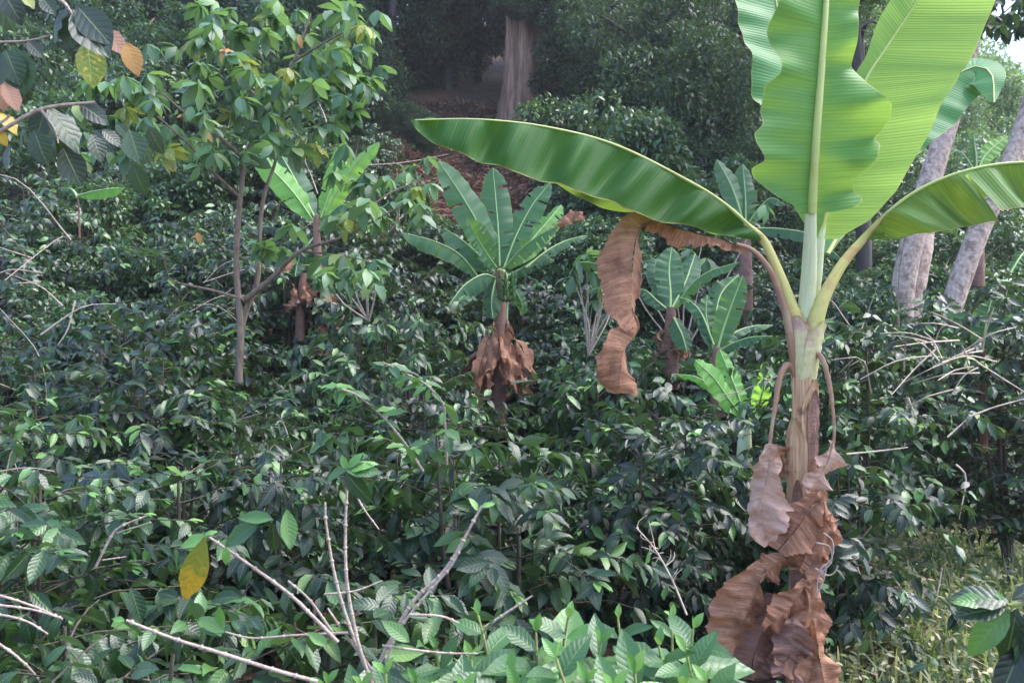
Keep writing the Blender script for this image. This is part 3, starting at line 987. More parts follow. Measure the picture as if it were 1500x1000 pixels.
SHRUB = [crown_mesh('shrub_crown', M[m_], 80 + i, 34, 190, 0.10, 0.30, 0.5) for i, m_ in enumerate(('slope', 'slope', 'coffee2'))]
rgq = np.random.default_rng(303)
SH = [(40, 13, 1.3, 1.0), (150, 15, 1.5, 1.1), (235, 12.2, 1.2, 0.8), (300, 16.5, 1.7, 1.2), (20, 18, 2.0, 1.5), (110, 20, 2.0, 1.5), (200, 21, 2.1, 1.6), (420, 18, 1.8, 1.3), (560, 16, 1.6, 1.1),
      (640, 15.5, 1.3, 0.9), (860, 15, 1.7, 1.1), (910, 18, 2.0, 1.4), (830, 20.5, 1.8, 1.3), (960, 14, 1.5, 1.0), (1020, 17, 2.0, 1.4), (1160, 14.5, 1.7, 1.2), (340, 22, 2.0, 1.6), (470, 24, 2.0, 1.6),
      (1240, 12, 1.4, 0.9), (90, 10.6, 1.2, 0.75), (590, 11.6, 1.3, 0.75), (880, 11.8, 1.4, 0.8), (250, 25, 2.2, 1.8), (130, 26, 2.2, 1.8), (30, 24, 2.2, 1.8), (400, 27, 2.4, 1.9),
      (1340, 15.5, 1.5, 1.1), (1420, 18, 1.9, 1.4), (1490, 15, 1.5, 1.2), (1550, 19, 2.0, 1.5), (1290, 18, 1.9, 1.3), (1380, 23, 2.6, 1.9), (1480, 22, 2.5, 1.8)]
for i, (px, d, hz, r) in enumerate(SH):
    x = (px - CX) / FPX * d
    place = ('near the left edge' if px < 180 else 'beside the forked sapling' if px < 480 else 'left of the skirted banana' if px < 700 else 'above the hanging dead leaf' if px < 940 else 'behind the tall banana' if px < 1270 else 'beyond the pale trunks')
    r_ = thing('shrub', ('rounded wild shrub rising above the coffee ' if d < 17 else 'dark bushy shrub high on the bank ') + place, 'shrub', (x, d, float(ground_z(x, d))), 'wild shrubs ' + place + (' low' if d < 17 else ' high'))
    mb = MB()
    for q in range(4):
        a_ = rgq.uniform(0, 6.28)
        mb.tube([(0, 0, -.1), (math.cos(a_) * .2, math.sin(a_) * .2, hz * .6), (math.cos(a_) * r * .6, math.sin(a_) * r * .6, hz * 1.1)], [.03, .02, .008], 5, 6)
    o = bpy.data.objects.new('stems', mb.mesh('stems', M['darkbark']))
    o.parent = r_
    COL.objects.link(o)
    o = bpy.data.objects.new('crown', SHRUB[int(rgq.integers(0, 3))])
    o.parent = r_
    o.location = (0, 0, hz)
    o.scale = (r * 1.1, r, r * rgq.uniform(.8, 1.1))
    o.rotation_euler = (0, 0, rgq.uniform(0, 6.28))
    COL.objects.link(o)

# the big fluted trunk
bt = pp(763, 158, 28.0)
bt[2] = float(ground_z(bt[0], bt[1])) - 0.1
root = thing('fluted_tree', 'massive old tree with fluted grey brown trunk above the leaf-littered slope', 'tree', bt)
mb = MB()
nz_, ns_ = 40, 56
zz = np.linspace(0, 9.0, nz_)
aa = np.linspace(0, 2 * np.pi, ns_, endpoint=False)
rgt = np.random.default_rng(5)
V = []
for z in zz:
    r0 = 0.56 + 0.22 * math.exp(-z * 1.1) - 0.012 * z
    fl = 0.06 * np.sin(aa * 5 + 0.3 * z + np.sin(z * 0.7)) + 0.05 * np.sin(aa * 11 - 0.45 * z + 1.3 * np.sin(z * 1.1)) + 0.035 * np.sin(aa * 19 + 0.7 * z) * (1 + np.sin(z * 1.7)) + 0.015 * rgt.normal(size=ns_)
    rr = r0 * (1 + fl * (1.0 + 0.6 * math.exp(-z)))
    V.append(np.stack([rr * np.cos(aa) + 0.05 * math.sin(z * 0.5), rr * np.sin(aa), np.full(ns_, z)], -1))
V = np.vstack(V) + bt
i = np.arange(nz_ - 1)[:, None] * ns_
j = np.arange(ns_)[None]
mb.add(V, np.stack([i + j, i + (j + 1) % ns_, i + ns_ + (j + 1) % ns_, i + ns_ + j], -1).reshape(-1, 4))
mb.build('trunk', M['bigbark'], root)
mb = MB()
for a, e, l in ((0.4, 0.9, 4.5), (2.2, 0.8, 5), (3.6, 1.0, 4.5), (5.2, 0.7, 5)):
    p = bt + [0, 0, 7.6]
    q = p + np.array([math.cos(a) * math.cos(e), math.sin(a) * math.cos(e), math.sin(e)]) * l
    mb.tube([p, (p + q) / 2 + [0, 0, 0.3], q], [0.32, 0.2, 0.08], 8, 10)
mb.build('limb', M['bigbark'], root)
c = bpy.data.objects.new('crown', CROWN[1])
c.parent = root
c.scale = (5.5, 4.5, 3.4)
c.location = (0, 0, 11.0)
COL.objects.link(c)
c = bpy.data.objects.new('low_spray', CROWN[2])
c.parent = root
c.scale = (1.3, 0.6, 0.75)
c.location = (0.1, -1.1, 3.6)
COL.objects.link(c)

# saplings and straws on the littered slope
for i, (px, py, h) in enumerate([(868, 175, 1.6), (905, 180, 1.9), (935, 182, 1.7), (560, 170, 1.6), (625, 120, 1.1), (600, 165, 1.5), (975, 190, 1.8), (840, 170, 1.2), (715, 150, 0.9), (530, 190, 1.5)]):
    d = 24.0
    x = (px - CX) / FPX * d
    r_ = thing('understory_sapling', 'thin upright sapling in the undergrowth beside the fluted trunk', 'sapling', (x, d, float(ground_z(x, d))), 'saplings below the fluted trunk')
    mb = MB()
    mb.tube([(0, 0, -0.1), (0.05, 0, h * 0.6), (0.02, 0.05, h * 1.1)], [0.02, 0.014, 0.006], 5, 6)
    o = bpy.data.objects.new('stem', mb.mesh('stem', M['sapling']))
    o.parent = r_
    COL.objects.link(o)
    o = bpy.data.objects.new('foliage', CROWN[i % 4])
    o['kind'] = 'stuff'
    o.parent = r_
    o.scale = (0.55, 0.45, 0.6)
    o.location = (0, 0, h * 0.75)
    COL.objects.link(o)

# pale trunks at the right
def pale_tree(label, paths, radii, cz, cr, d):
    base = np.array(paths[0][0])
    r_ = thing('pale_trunk_tree', label, 'tree', base)
    for i, (p, ra) in enumerate(zip(paths, radii)):
        mb = MB()
        mb.tube(p, ra, 12, 22, wob=0.035)
        mb.build('trunk' if i == 0 else 'second_trunk', M['palebark'], r_)
    c = bpy.data.objects.new('crown', PALECROWN[0])
    c.parent = r_
    c.location = Vector(cz) - r_.location
    c.scale = cr
    COL.objects.link(c)


D = 12.0
pale_tree('pale mottled trunk rising behind the tall banana and leaning right', [[pp(1318, 560, D), pp(1322, 430, D), pp(1345, 320, D), pp(1385, 190, D + .2), pp(1420, 60, D + .4), pp(1450, -120, D + .8)],
          [pp(1330, 540, D + .05), pp(1338, 450, D + .1), pp(1352, 380, D + .3), pp(1365, 300, D + .9)]], [[0.17, 0.16, 0.15, 0.145, 0.13, 0.12], [0.13, 0.115, 0.1, 0.08]],
          pp(1500, -420, 13), (3.0, 2.4, 1.8), D)
pale_tree('pale pinkish trunk slanting up to the right edge', [[pp(1372, 540, D - 1), pp(1400, 430, D - 1), pp(1440, 325, D - 1), pp(1490, 215, D - .9), pp(1525, 100, D - .8), pp(1560, -80, D - .5)]],
          [[0.135, 0.13, 0.125, 0.12, 0.115, 0.11]], pp(1700, -400, 12), (2.6, 2.2, 1.6), D)
for px, d, lab in ((1268, 17.0, 'slim dark trunk behind the two upright banana leaves'), (1240, 21.0, 'thinner dark trunk just left of the slim one behind the upright leaves')):
    x = (px - CX) / FPX * d
    z0 = float(ground_z(x, d))
    forest_tree(x, d, 8.6, (2.2, 2.0, 1.6), None, PALECROWN, rgf, lab, None, 'slim_tree', 0.15, 'darkbark')


# ------------------------------------------------------------------ banana leaves
def blade(mb, pts, wl, wr, up=(0, 0, 1), fold=0.2, nu=70, nv=7, pleat=(0.01, 9), ruf=(0.0, 3), slant=0.12, droop=0.0, crumple=0.0,
          twist=None, seed=0, tears=0, m=0, T=0.0, rag=0.0, calm=False):
    """one leaf blade: pts midrib (world), wl / wr lists of half widths base to tip; fold>0 lets both halves hang"""
    rg = np.random.default_rng(seed)
    C = catmull(pts, nu + 1)
    Tn = tangents(C)
    t = np.linspace(0, 1, nu + 1)
    length = np.linalg.norm(np.diff(C, axis=0), axis=1).sum()
    up = np.asarray(up, float)
    if up.ndim == 2:
        up = np.stack([np.interp(t, np.linspace(0, 1, len(up)), up[:, c]) for c in range(3)], -1)
    else:
        up = np.broadcast_to(up, Tn.shape)
    SR = nrm(np.cross(Tn, up))
    NN = np.cross(SR, Tn)
    if twist is not None:
        a = np.interp(t, np.linspace(0, 1, len(twist)), np.radians(twist))[:, None]
        SR, NN = SR * np.cos(a) + NN * np.sin(a), NN * np.cos(a) - SR * np.sin(a)
    fo = [np.interp(t, np.linspace(0, 1, max(2, np.size(q))), np.broadcast_to(np.atleast_1d(q), (max(2, np.size(q)),))) for q in (fold if isinstance(fold, tuple) else (fold, fold))]
    tearset = [set(), set()]
    jit = [np.zeros(nu + 1), np.zeros(nu + 1)]
    for h in range(2):
        for _ in range(tears):
            tearset[h].add(int(rg.integers(3, nu - 3)))
        lev = rg.normal(0, 0.16) if tears else 0.0
        for i in range(nu + 1):
            if i in tearset[h]:
                lev = rg.normal(0, 0.16)
            jit[h][i] = lev
    for h, (sgn, w) in enumerate(((-1, wl), (1, wr))):
        w = np.asarray(w, float)
        if w.ndim == 2:
            ww = np.interp(t, w[:, 0], w[:, 1])
        else:
            ww = np.interp(t, np.linspace(0, 1, len(w)), w)
        if rag:
            jag = np.interp(t * nu, np.arange(0, nu + 1, 2), rg.uniform(-1, 0.6, len(np.arange(0, nu + 1, 2)))) + 0.6 * rg.uniform(-1, 0.3, nu + 1)
            ww = ww * (1 + rag * jag)
        v = np.linspace(0, 1, nv + 1)
        f = fo[h]
        ph1, ph2, ph3 = rg.uniform(0, 6.28, 3)
        pl = np.sin(6.283 * pleat[1] * t + ph1 + 0.8 * np.sin(5 * t + ph2)) + 0.5 * np.sin(6.283 * pleat[1] * 1.9 * t + ph3)
        rf = np.sin(6.283 * ruf[1] * t + ph2 + 1.1 * np.sin(4 * t + ph3))
        V = np.zeros((nu + 1, nv + 1, 3))
        for j in range(nv + 1):
            ang = f + droop * v[j] + jit[h] * v[j]
            # the half bends progressively: integrate its direction outwards
            if j == 0:
                cur = C.copy()
            else:
                dv = v[j] - v[j - 1]
                dirn = SR * (sgn * np.cos(ang))[:, None] - NN * np.sin(ang)[:, None]
                dirn = dirn + Tn * slant
                cur = cur + dirn * (ww * dv)[:, None]
            ndir = NN * np.cos(f)[:, None] + SR * (sgn * np.sin(f))[:, None]
            V[:, j] = cur + ndir * ((pleat[0] * pl * (v[j] ** 0.7 if not calm else 1.5 * v[j] ** 0.6 * (1 - 0.995 * v[j]) ** 0.5) + ruf[0] * rf * v[j] ** 2) * np.minimum(1, ww / (ww.max() * 0.4 + 1e-6)))[:, None]
        if crumple:
            k = rg.normal(size=(8, 3)) * 11
            phs = rg.uniform(0, 6.28, 8)
            F = V.reshape(-1, 3)
            dsp = np.zeros(len(F))
            for kk, p_ in zip(k, phs):
                dsp += np.arcsin(np.sin(F @ kk + p_))
            k2 = rg.normal(size=(6, 3)) * 45
            for kk in k2:
                dsp += 0.4 * np.arcsin(np.sin(F @ kk + kk[0]))
            dsp = (np.abs(dsp) ** 0.8 * np.sign(dsp)).reshape(nu + 1, nv + 1) * crumple * (0.25 + 0.75 * v)[None]
            V += NN[:, None, :] * dsp[..., None]
        ids = np.arange((nu + 1) * (nv + 1)).reshape(nu + 1, nv + 1)
        a_, b_, c_, d_ = ids[:-1, :-1], ids[1:, :-1], ids[1:, 1:], ids[:-1, 1:]
        Q = np.stack([a_, d_, c_, b_] if sgn > 0 else [a_, b_, c_, d_], -1)
        keep = np.ones((nu, nv), bool)
        for ti in tearset[h]:
            keep[ti - 1, int(rg.integers(1, 4)):] = False
        Q = Q[keep]
        U = np.stack(np.broadcast_arrays((t * length)[:, None], (0.5 + sgn * 0.5 * v)[None]), -1).reshape(-1, 2)
        mb.add(V.reshape(-1, 3), Q, U, T, m)
    return C


def banana_leaf(root, pts, wl, wr, mat, rib=(0.010, 0.002), ribmat='midrib', name='leaf', label=None, riboff=(0, 0, 0), **kw):
    mb = MB()
    C = blade(mb, pts, wl, wr, **kw)
    o = mb.build(name, M[mat], root)
    if label:
        o['label'] = label
    r = MB()
    r.tube((C[::3] if len(C) > 12 else C) + np.asarray(riboff), list(rib), 8, len(C[::3]) * 1, flat=0.8)
    r.build('midrib', M[ribmat], o)
    return o


PX = 4.0 / FPX      # metres per pixel at the tall banana
HB0 = pp(1170, 1040, 4.0)
hero = thing('banana_plant', 'tall banana plant in front with bright upright leaves and brown dead skirt', 'banana plant', HB0)


def wpx(l, s=PX):
    return [(a, b * s) for a, b in l]


P4 = lambda *a: [pp(x, y, d) for x, y, d in a]
# left arching leaf, its shade put into a darker blade colour
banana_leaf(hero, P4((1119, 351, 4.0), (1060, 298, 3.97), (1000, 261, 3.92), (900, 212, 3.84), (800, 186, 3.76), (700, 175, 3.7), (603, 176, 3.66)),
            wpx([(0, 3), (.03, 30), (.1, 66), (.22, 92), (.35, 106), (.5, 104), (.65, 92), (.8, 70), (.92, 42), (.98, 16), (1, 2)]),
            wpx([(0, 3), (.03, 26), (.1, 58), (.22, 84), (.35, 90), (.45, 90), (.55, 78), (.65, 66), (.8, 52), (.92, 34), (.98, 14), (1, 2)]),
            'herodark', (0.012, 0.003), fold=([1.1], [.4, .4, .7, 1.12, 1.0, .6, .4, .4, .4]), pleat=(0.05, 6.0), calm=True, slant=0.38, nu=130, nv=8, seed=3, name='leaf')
# right arching leaf
banana_leaf(hero, P4((1265, 351, 4.0), (1300, 312, 3.96), (1350, 276, 3.9), (1420, 249, 3.82), (1500, 238, 3.75), (1600, 245, 3.66), (1700, 280, 3.6), (1780, 335, 3.55)),
            wpx([(0, 3), (.05, 45), (.15, 80), (.35, 92), (.6, 85), (.85, 60), (1, 2)]),
            wpx([(0, 3), (.04, 45), (.1, 80), (.16, 98), (.25, 100), (.32, 106), (.5, 100), (.75, 80), (.92, 40), (1, 2)]),
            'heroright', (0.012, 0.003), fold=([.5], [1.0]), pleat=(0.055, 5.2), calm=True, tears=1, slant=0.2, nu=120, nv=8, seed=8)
# front upright leaf
tl = lambda y: (310 - y) / 500.0
banana_leaf(hero, P4((1188, 312, 3.86), (1192, 240, 3.80), (1196, 180, 3.76), (1203, 90, 3.74), (1209, 0, 3.74), (1212, -90, 3.78), (1212, -190, 3.86)),
            wpx([(0, 22), (tl(300), 34), (tl(285), 60), (tl(262), 88), (tl(248), 96), (tl(236), 84), (tl(215), 98), (tl(203), 103), (tl(192), 86), (tl(165), 84), (tl(145), 86), (tl(130), 70), (tl(100), 76), (tl(50), 82), (0.62, 86), (.8, 76), (.92, 42), (1, 3)], PX * .95),
            wpx([(0, 30), (tl(305), 66), (tl(296), 76), (tl(286), 60), (tl(270), 56), (tl(250), 78), (tl(220), 92), (tl(210), 84), (tl(182), 102), (tl(165), 98), (tl(140), 76), (tl(105), 44), (tl(60), 46), (tl(0), 50), (.75, 58), (.92, 36), (1, 3)], PX * .95),
            'hero', (0.024, 0.016, 0.010), up=(0, -1, 0.1), fold=(-0.25, -0.18), pleat=(0.013, 7), ruf=(0.042, 6), riboff=(0, -0.010, 0), slant=0.05, nu=130, nv=8, seed=12)
# bright right upright leaf
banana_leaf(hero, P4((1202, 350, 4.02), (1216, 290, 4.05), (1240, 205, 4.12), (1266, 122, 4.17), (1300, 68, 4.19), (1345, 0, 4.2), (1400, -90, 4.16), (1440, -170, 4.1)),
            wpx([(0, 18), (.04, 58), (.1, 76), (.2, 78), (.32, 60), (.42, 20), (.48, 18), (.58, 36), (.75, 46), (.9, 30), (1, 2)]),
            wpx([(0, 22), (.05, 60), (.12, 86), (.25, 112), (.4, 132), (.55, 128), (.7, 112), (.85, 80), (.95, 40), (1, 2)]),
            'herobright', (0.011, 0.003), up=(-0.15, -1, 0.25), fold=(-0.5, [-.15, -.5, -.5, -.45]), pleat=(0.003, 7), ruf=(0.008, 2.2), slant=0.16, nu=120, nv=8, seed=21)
# cool leaf at the back left
banana_leaf(hero, P4((1190, 350, 4.08), (1181, 260, 4.14), (1164, 150, 4.22), (1148, 60, 4.28), (1136, 0, 4.32), (1122, -110, 4.4), (1116, -200, 4.46)),
            wpx([(0, 5), (.12, 30), (.25, 52), (.34, 74), (.42, 78), (.55, 82), (.7, 80), (.85, 56), (1, 3)]),
            wpx([(0, 5), (.12, 40), (.3, 70), (.5, 78), (.7, 70), (.85, 50), (1, 3)]),
            'heroblue', (0.010, 0.003), up=(0.35, -1, 0.25), fold=(-0.1, -0.2), pleat=(0.012, 8), ruf=(0.02, 5), slant=0.1, nu=110, nv=7, seed=31)
# leaf behind at the right, tip curling over
banana_leaf(hero, P4((1212, 372, 4.12), (1260, 290, 4.35), (1320, 200, 4.55), (1378, 130, 4.66), (1424, 98, 4.68), (1452, 108, 4.6), (1456, 150, 4.5)),
            wpx([(0, 4), (.15, 50), (.4, 75), (.65, 66), (.85, 30), (.95, 12), (1, 2)]),
            wpx([(0, 3), (.15, 12), (.4, 30), (.6, 58), (.85, 50), (.95, 22), (1, 2)]),
            'heroblue', (0.010, 0.003), up=(-0.2, -0.7, 0.6), fold=(0.1, 0.25), pleat=(0.008, 8), slant=0.15, nu=90, nv=7, seed=41)


def stalk(root, pts, r, mat, name='petiole', sides=12, flat=0.85, label=None, wob=0.0):
    mb = MB()
    mb.tube(pts, r, sides, 8 * len(pts), flat=flat, up=(0, 1, 0), wob=wob)
    o = mb.build(name, M[mat], root)
    if label:
        o['label'] = label
    return o


px_ = PX
stalk(hero, P4((1176, 535, 4.0), (1168, 480, 3.985), (1150, 425, 3.98), (1132, 380, 3.99), (1117, 350, 4.0), (1090, 326, 3.99)), [14 * px_, 13.5 * px_, 10 * px_, 8 * px_, 6.5 * px_, 4 * px_], 'petiole')
stalk(hero, P4((1184, 535, 3.98), (1190, 490, 3.965), (1205, 440, 3.96), (1232, 390, 3.98), (1263, 352, 4.0), (1290, 322, 3.97)), [14 * px_, 13.5 * px_, 10 * px_, 8 * px_, 6.5 * px_, 4 * px_], 'petiole')
stalk(hero, P4((1178, 530, 4.01), (1180, 470, 4.0), (1185, 400, 3.95), (1188, 312, 3.87), (1192, 240, 3.81)), [14 * px_, 13 * px_, 11 * px_, 8 * px_, 5 * px_], 'petiolepale')
stalk(hero, P4((1180, 530, 4.05), (1186, 470, 4.05), (1196, 400, 4.04), (1202, 350, 4.03), (1216, 290, 4.07)), [12 * px_, 11 * px_, 9 * px_, 7 * px_, 5 * px_], 'petiolepale')
stalk(hero, P4((1166, 545, 3.99), (1160, 505, 3.97), (1150, 455, 3.96), (1130, 400, 3.95), (1104, 368, 3.94), (1078, 357, 3.93)), [7 * px_, 7 * px_, 6 * px_, 5 * px_, 4 * px_, 3 * px_], 'petiolebrown', label='drying red-brown stalk')

# pseudostem and sheaths
mb = MB()
mb.tube(P4((1170, 1060, 4.0), (1171, 900, 4.0), (1172, 740, 4.0), (1176, 640, 4.0), (1177, 560, 4.0), (1178, 520, 4.0)), [20 * px_, 18 * px_, 15 * px_, 17 * px_, 16.5 * px_, 15 * px_], 28, 50, wob=0.006)
mb.build('pseudostem', M['stem'], hero)


def sheath(root, pts, r, a0, a1, mat, seed, out=0.004):
    rg = np.random.default_rng(seed)
    n, k = 26, 14
    C = catmull(pts, n)
    t = np.linspace(0, 1, n)
    rr = np.interp(t, np.linspace(0, 1, len(r)), r) + out
    V = []
    for i in range(n):
        lo = a0 + 0.1 * math.sin(3 * t[i] + seed)
        hi = a1 + 0.12 * math.sin(4 * t[i] + seed * 2)
        cen, hw = (lo + hi) / 2, (hi - lo) / 2 * (1.0 if t[i] < 0.75 else 1.0 - 0.85 * ((t[i] - 0.75) / 0.25) ** 1.5)
        a = np.linspace(cen - hw, cen + hw, k)
        e = np.abs(np.linspace(-1, 1, k)) ** 4
        r2 = rr[i] * (1 + 0.14 * e * (0.4 + 0.6 * t[i])) + 0.0015 * rg.normal(size=k)
        V.append(np.stack([C[i, 0] + r2 * np.cos(a), C[i, 1] + r2 * np.sin(a), np.full(k, C[i, 2])], -1))
    ii = np.arange(n - 1)[:, None] * k
    jj = np.arange(k - 1)[None]
    m_ = MB()
    L = np.abs(C[:, 2] - C[0, 2])
    m_.add(np.vstack(V), np.stack([ii + jj, ii + jj + 1, ii + k + jj + 1, ii + k + jj], -1).reshape(-1, 4),
           np.stack([np.repeat(L, k), np.tile(np.linspace(0, 0.4, k), n)], -1))
    return m_.build('sheath', M[mat], root)


sheath(hero, P4((1175, 660, 4.0), (1177, 560, 4.0), (1177, 500, 4.0)), [17 * px_, 16.5 * px_, 16 * px_], -2.9, -1.2, 'stem', 1)
sheath(hero, P4((1173, 740, 4.0), (1176, 640, 4.0), (1177, 555, 4.0)), [15.5 * px_, 17 * px_, 16.5 * px_], -1.9, -0.1, 'stem', 2, 0.007)
sheath(hero, P4((1172, 760, 4.0), (1174, 680, 4.0), (1176, 610, 4.0)), [15 * px_, 16.5 * px_, 17 * px_], -3.3, -1.6, 'stem', 3, 0.009)
sheath(hero, P4((1171, 880, 4.0), (1172, 780, 4.0), (1174, 700, 4.0)), [17 * px_, 15.5 * px_, 16.5 * px_], -2.6, -1.5, 'drydark', 7, 0.010)
sheath(hero, P4((1175, 690, 4.0), (1177, 620, 4.0), (1178, 570, 4.0)), [17 * px_, 17 * px_, 16.5 * px_], -1.5, -0.5, 'drydark', 9, 0.009)
sheath(hero, P4((1178, 560, 4.0), (1176, 520, 3.99), (1170, 462, 3.985)), [15.5 * px_, 16 * px_, 15 * px_], -3.2, -0.9, 'sheathgreen', 4, 0.004)
sheath(hero, P4((1178, 555, 4.0), (1183, 515, 3.985), (1193, 470, 3.97)), [15 * px_, 16 * px_, 14 * px_], -2.2, 0.2, 'sheathgreen', 6, 0.007)

# the long dead leaf hanging at the left
mb = MB()
blade(mb, P4((1096, 364, 3.93), (1060, 352, 3.92), (1015, 342, 3.9), (975, 328, 3.88), (948, 325, 3.86)), [s * px_ for s in (7, 15, 20, 20, 10)], [s * px_ for s in (6, 20, 22, 20, 10)],
      up=(0, -0.7, 0.7), fold=(0.7, 0.9), nu=60, nv=6, pleat=(0.006, 9), crumple=0.008, seed=51, rag=0.25)
blade(mb, P4((962, 322, 3.87), (938, 333, 3.84), (928, 375, 3.8), (926, 420, 3.78), (925, 455, 3.78), (935, 480, 3.78), (914, 512, 3.77), (908, 548, 3.76), (908, 576, 3.79)),
      [s * px_ for s in (8, 34, 48, 52, 40, 28, 44, 42, 34)], [s * px_ for s in (6, 30, 50, 46, 34, 20, 38, 38, 32)],
      up=(0.05, -1, 0.05), twist=[35, 25, 15, 10, 40, 70, 40, 5, -25], fold=(0.45, 0.2), droop=0.7, nu=150, nv=8, pleat=(0.004, 11), ruf=(0.014, 4), slant=0.3, crumple=0.009, seed=52, rag=0.05)
o = mb.build('dead_leaf', M['dry'], hero)
o['label'] = 'long twisted dead leaf hanging like a ribbon'

# two wilted stalks with dead blades
stalk(hero, P4((1166, 552, 3.985), (1156, 534, 3.96), (1144, 548, 3.94), (1136, 590, 3.93), (1129, 640, 3.92), (1124, 690, 3.91)), [4.5 * px_, 4.2 * px_, 4 * px_, 2.8 * px_, 2.4 * px_, 2 * px_], 'petiolebrown', 'wilted_stalk', wob=.1, flat=.6)
stalk(hero, P4((1188, 545, 3.97), (1196, 519, 3.94), (1207, 532, 3.92), (1217, 575, 3.91), (1222, 630, 3.9), (1219, 665, 3.9)), [4.5 * px_, 4.2 * px_, 3.6 * px_, 2.6 * px_, 2.2 * px_, 2 * px_], 'petiolebrown', 'wilted_stalk', wob=.1, flat=.6)


def dead(pts, wl, wr, mat='dry', d0=3.92, seed=0, fold=(0.3, 0.3), twist=None, up=(0, -1, 0.1), crumple=0.011, label=None, ruf=(0.035, 1.8), sc=PX):
    m_ = MB()
    p = [pp(q[0], q[1], d0 + (q[2] if len(q) > 2 else 0)) for q in pts]
    blade(m_, p, [s * sc for s in wl], [s * sc for s in wr], up=up, fold=fold, nu=64, nv=8, pleat=(0.008, 5), ruf=ruf, crumple=crumple, twist=twist, seed=seed, slant=0.3, rag=0.09)
    o = m_.build('dead_leaf', M[mat], hero)
    if label:
        o['label'] = label
    return o


# hanging skirt of dead blades, read from the top down
dead([(1127, 648), (1124, 690), (1116, 735), (1118, 775), (1128, 792)], [8, 22, 42, 36, 6], [8, 16, 24, 26, 8], 'drypale', 3.9, 61, fold=(-0.5, 0.6))
dead([(1136, 650, .05), (1146, 670, .05), (1150, 700, .05)], [5, 14, 4], [5, 10, 4], 'dry', 3.95, 62)
dead([(1222, 645), (1214, 672), (1198, 700), (1186, 722)], [6, 20, 24, 8], [6, 14, 22, 8], 'drypale', 3.88, 63, fold=(0.7, -0.3))
dead([(1206, 716), (1190, 742), (1166, 776), (1140, 806)], [8, 26, 34, 10], [8, 22, 34, 12], 'dry', 3.89, 64, fold=(-0.4, 0.5))
dead([(1204, 718), (1210, 756), (1204, 810), (1196, 862), (1186, 886)], [6, 26, 34, 28, 8], [6, 20, 22, 16, 6], 'dry', 3.87, 65, fold=(0.8, 0.5))
dead([(1212, 755), (1222, 768), (1226, 772)], [4, 10, 3], [4, 10, 3], 'dry', 3.86, 66)
dead([(1160, 792), (1146, 815), (1128, 832), (1112, 850)], [6, 30, 28, 6], [6, 26, 22, 6], 'dry', 3.9, 67, fold=(0.5, 0.9))
dead([(1190, 788), (1180, 812), (1170, 835)], [30, 44, 26], [10, 20, 10], 'dry', 3.885, 68, fold=(0.3, 0.8))
dead([(1128, 820), (1108, 860), (1092, 900), (1076, 950), (1064, 985)], [10, 24, 26, 24, 6], [10, 44, 52, 40, 8], 'dry', 3.9, 69, fold=(0.7, 0.2))
dead([(1136, 868, .03), (1120, 915, .03), (1104, 960, .03), (1100, 995, .03)], [10, 34, 40, 20], [10, 30, 42, 26], 'drydark', 3.93, 70)
dead([(1184, 850), (1164, 880), (1140, 905), (1118, 920)], [6, 36, 34, 10], [6, 28, 26, 8], 'dry', 3.85, 71, fold=(0.9, 0.1))
dead([(1180, 858), (1186, 890), (1176, 930), (1160, 960), (1140, 975)], [6, 40, 44, 36, 10], [6, 16, 26, 20, 8], 'dry', 3.84, 72, fold=(0.6, 0.7))
dead([(1162, 905), (1160, 935), (1152, 965), (1144, 990)], [10, 30, 34, 16], [10, 26, 26, 12], 'drydark', 3.83, 73)
dead([(1192, 905), (1198, 945), (1206, 990), (1216, 1040), (1222, 1075)], [6, 30, 38, 40, 20], [6, 16, 22, 26, 10], 'dry', 3.83, 74, fold=(0.8, 0.6))
dead([(1172, 940), (1180, 990), (1176, 1040), (1170, 1080)], [10, 26, 34, 20], [10, 24, 34, 20], 'dry', 3.85, 75)

# pale dry tendrils curling out of the skirt
mb = MB()
for q in (((1196, 795), (1214, 800), (1218, 822), (1200, 842), (1196, 866)), ((1198, 838), (1210, 826), (1206, 850), (1196, 872)), ((1194, 832), (1212, 842), (1222, 838), (1228, 828)), ((1206, 780), (1219, 792), (1219, 815), (1207, 830))):
    mb.tube([pp(x, y, 3.82) for x, y in q], [0.0045, 0.003], 5, 16, wob=0.08)
mb.build('dry_tendril', M['twig'], hero)


# ------------------------------------------------------------------ other bananas
def plant_leaves(root, d, lv, mat='banana', tears=4):
    """lv: (midrib pixels, half-width px left, right, material, fold, up, depth offset at tip)"""
    s = d / FPX
    for i, q in enumerate(lv):
        pts, w, mt, fo, up, dd = q[:6]
        n_ = len(pts)
        P = [pp(x, y, d + dd * k / (n_ - 1)) for k, (x, y) in enumerate(pts)]
        prof = [(0, .04), (.06, .35), (.2, .85), (.45, 1), (.7, .92), (.88, .6), (.97, .25), (1, .03)]
        wl_ = [(a, b * w * s) for a, b in prof]
        banana_leaf(root, P, wl_, wl_, mt or mat, (0.016 * d / 11, 0.004), 'midribgreen', fold=fo, up=up, nu=48, nv=5, pleat=(0.008, 8), ruf=(0.012, 3), slant=0.18,
                    seed=int(1000 * d + i * 17), tears=int((tears * (0.5 + (i * 37 % 11) / 6)) if tears else 0), droop=0.05 + 0.5 * ((i * 53) % 7) / 7)


UPC = (0, -1, 0.25)
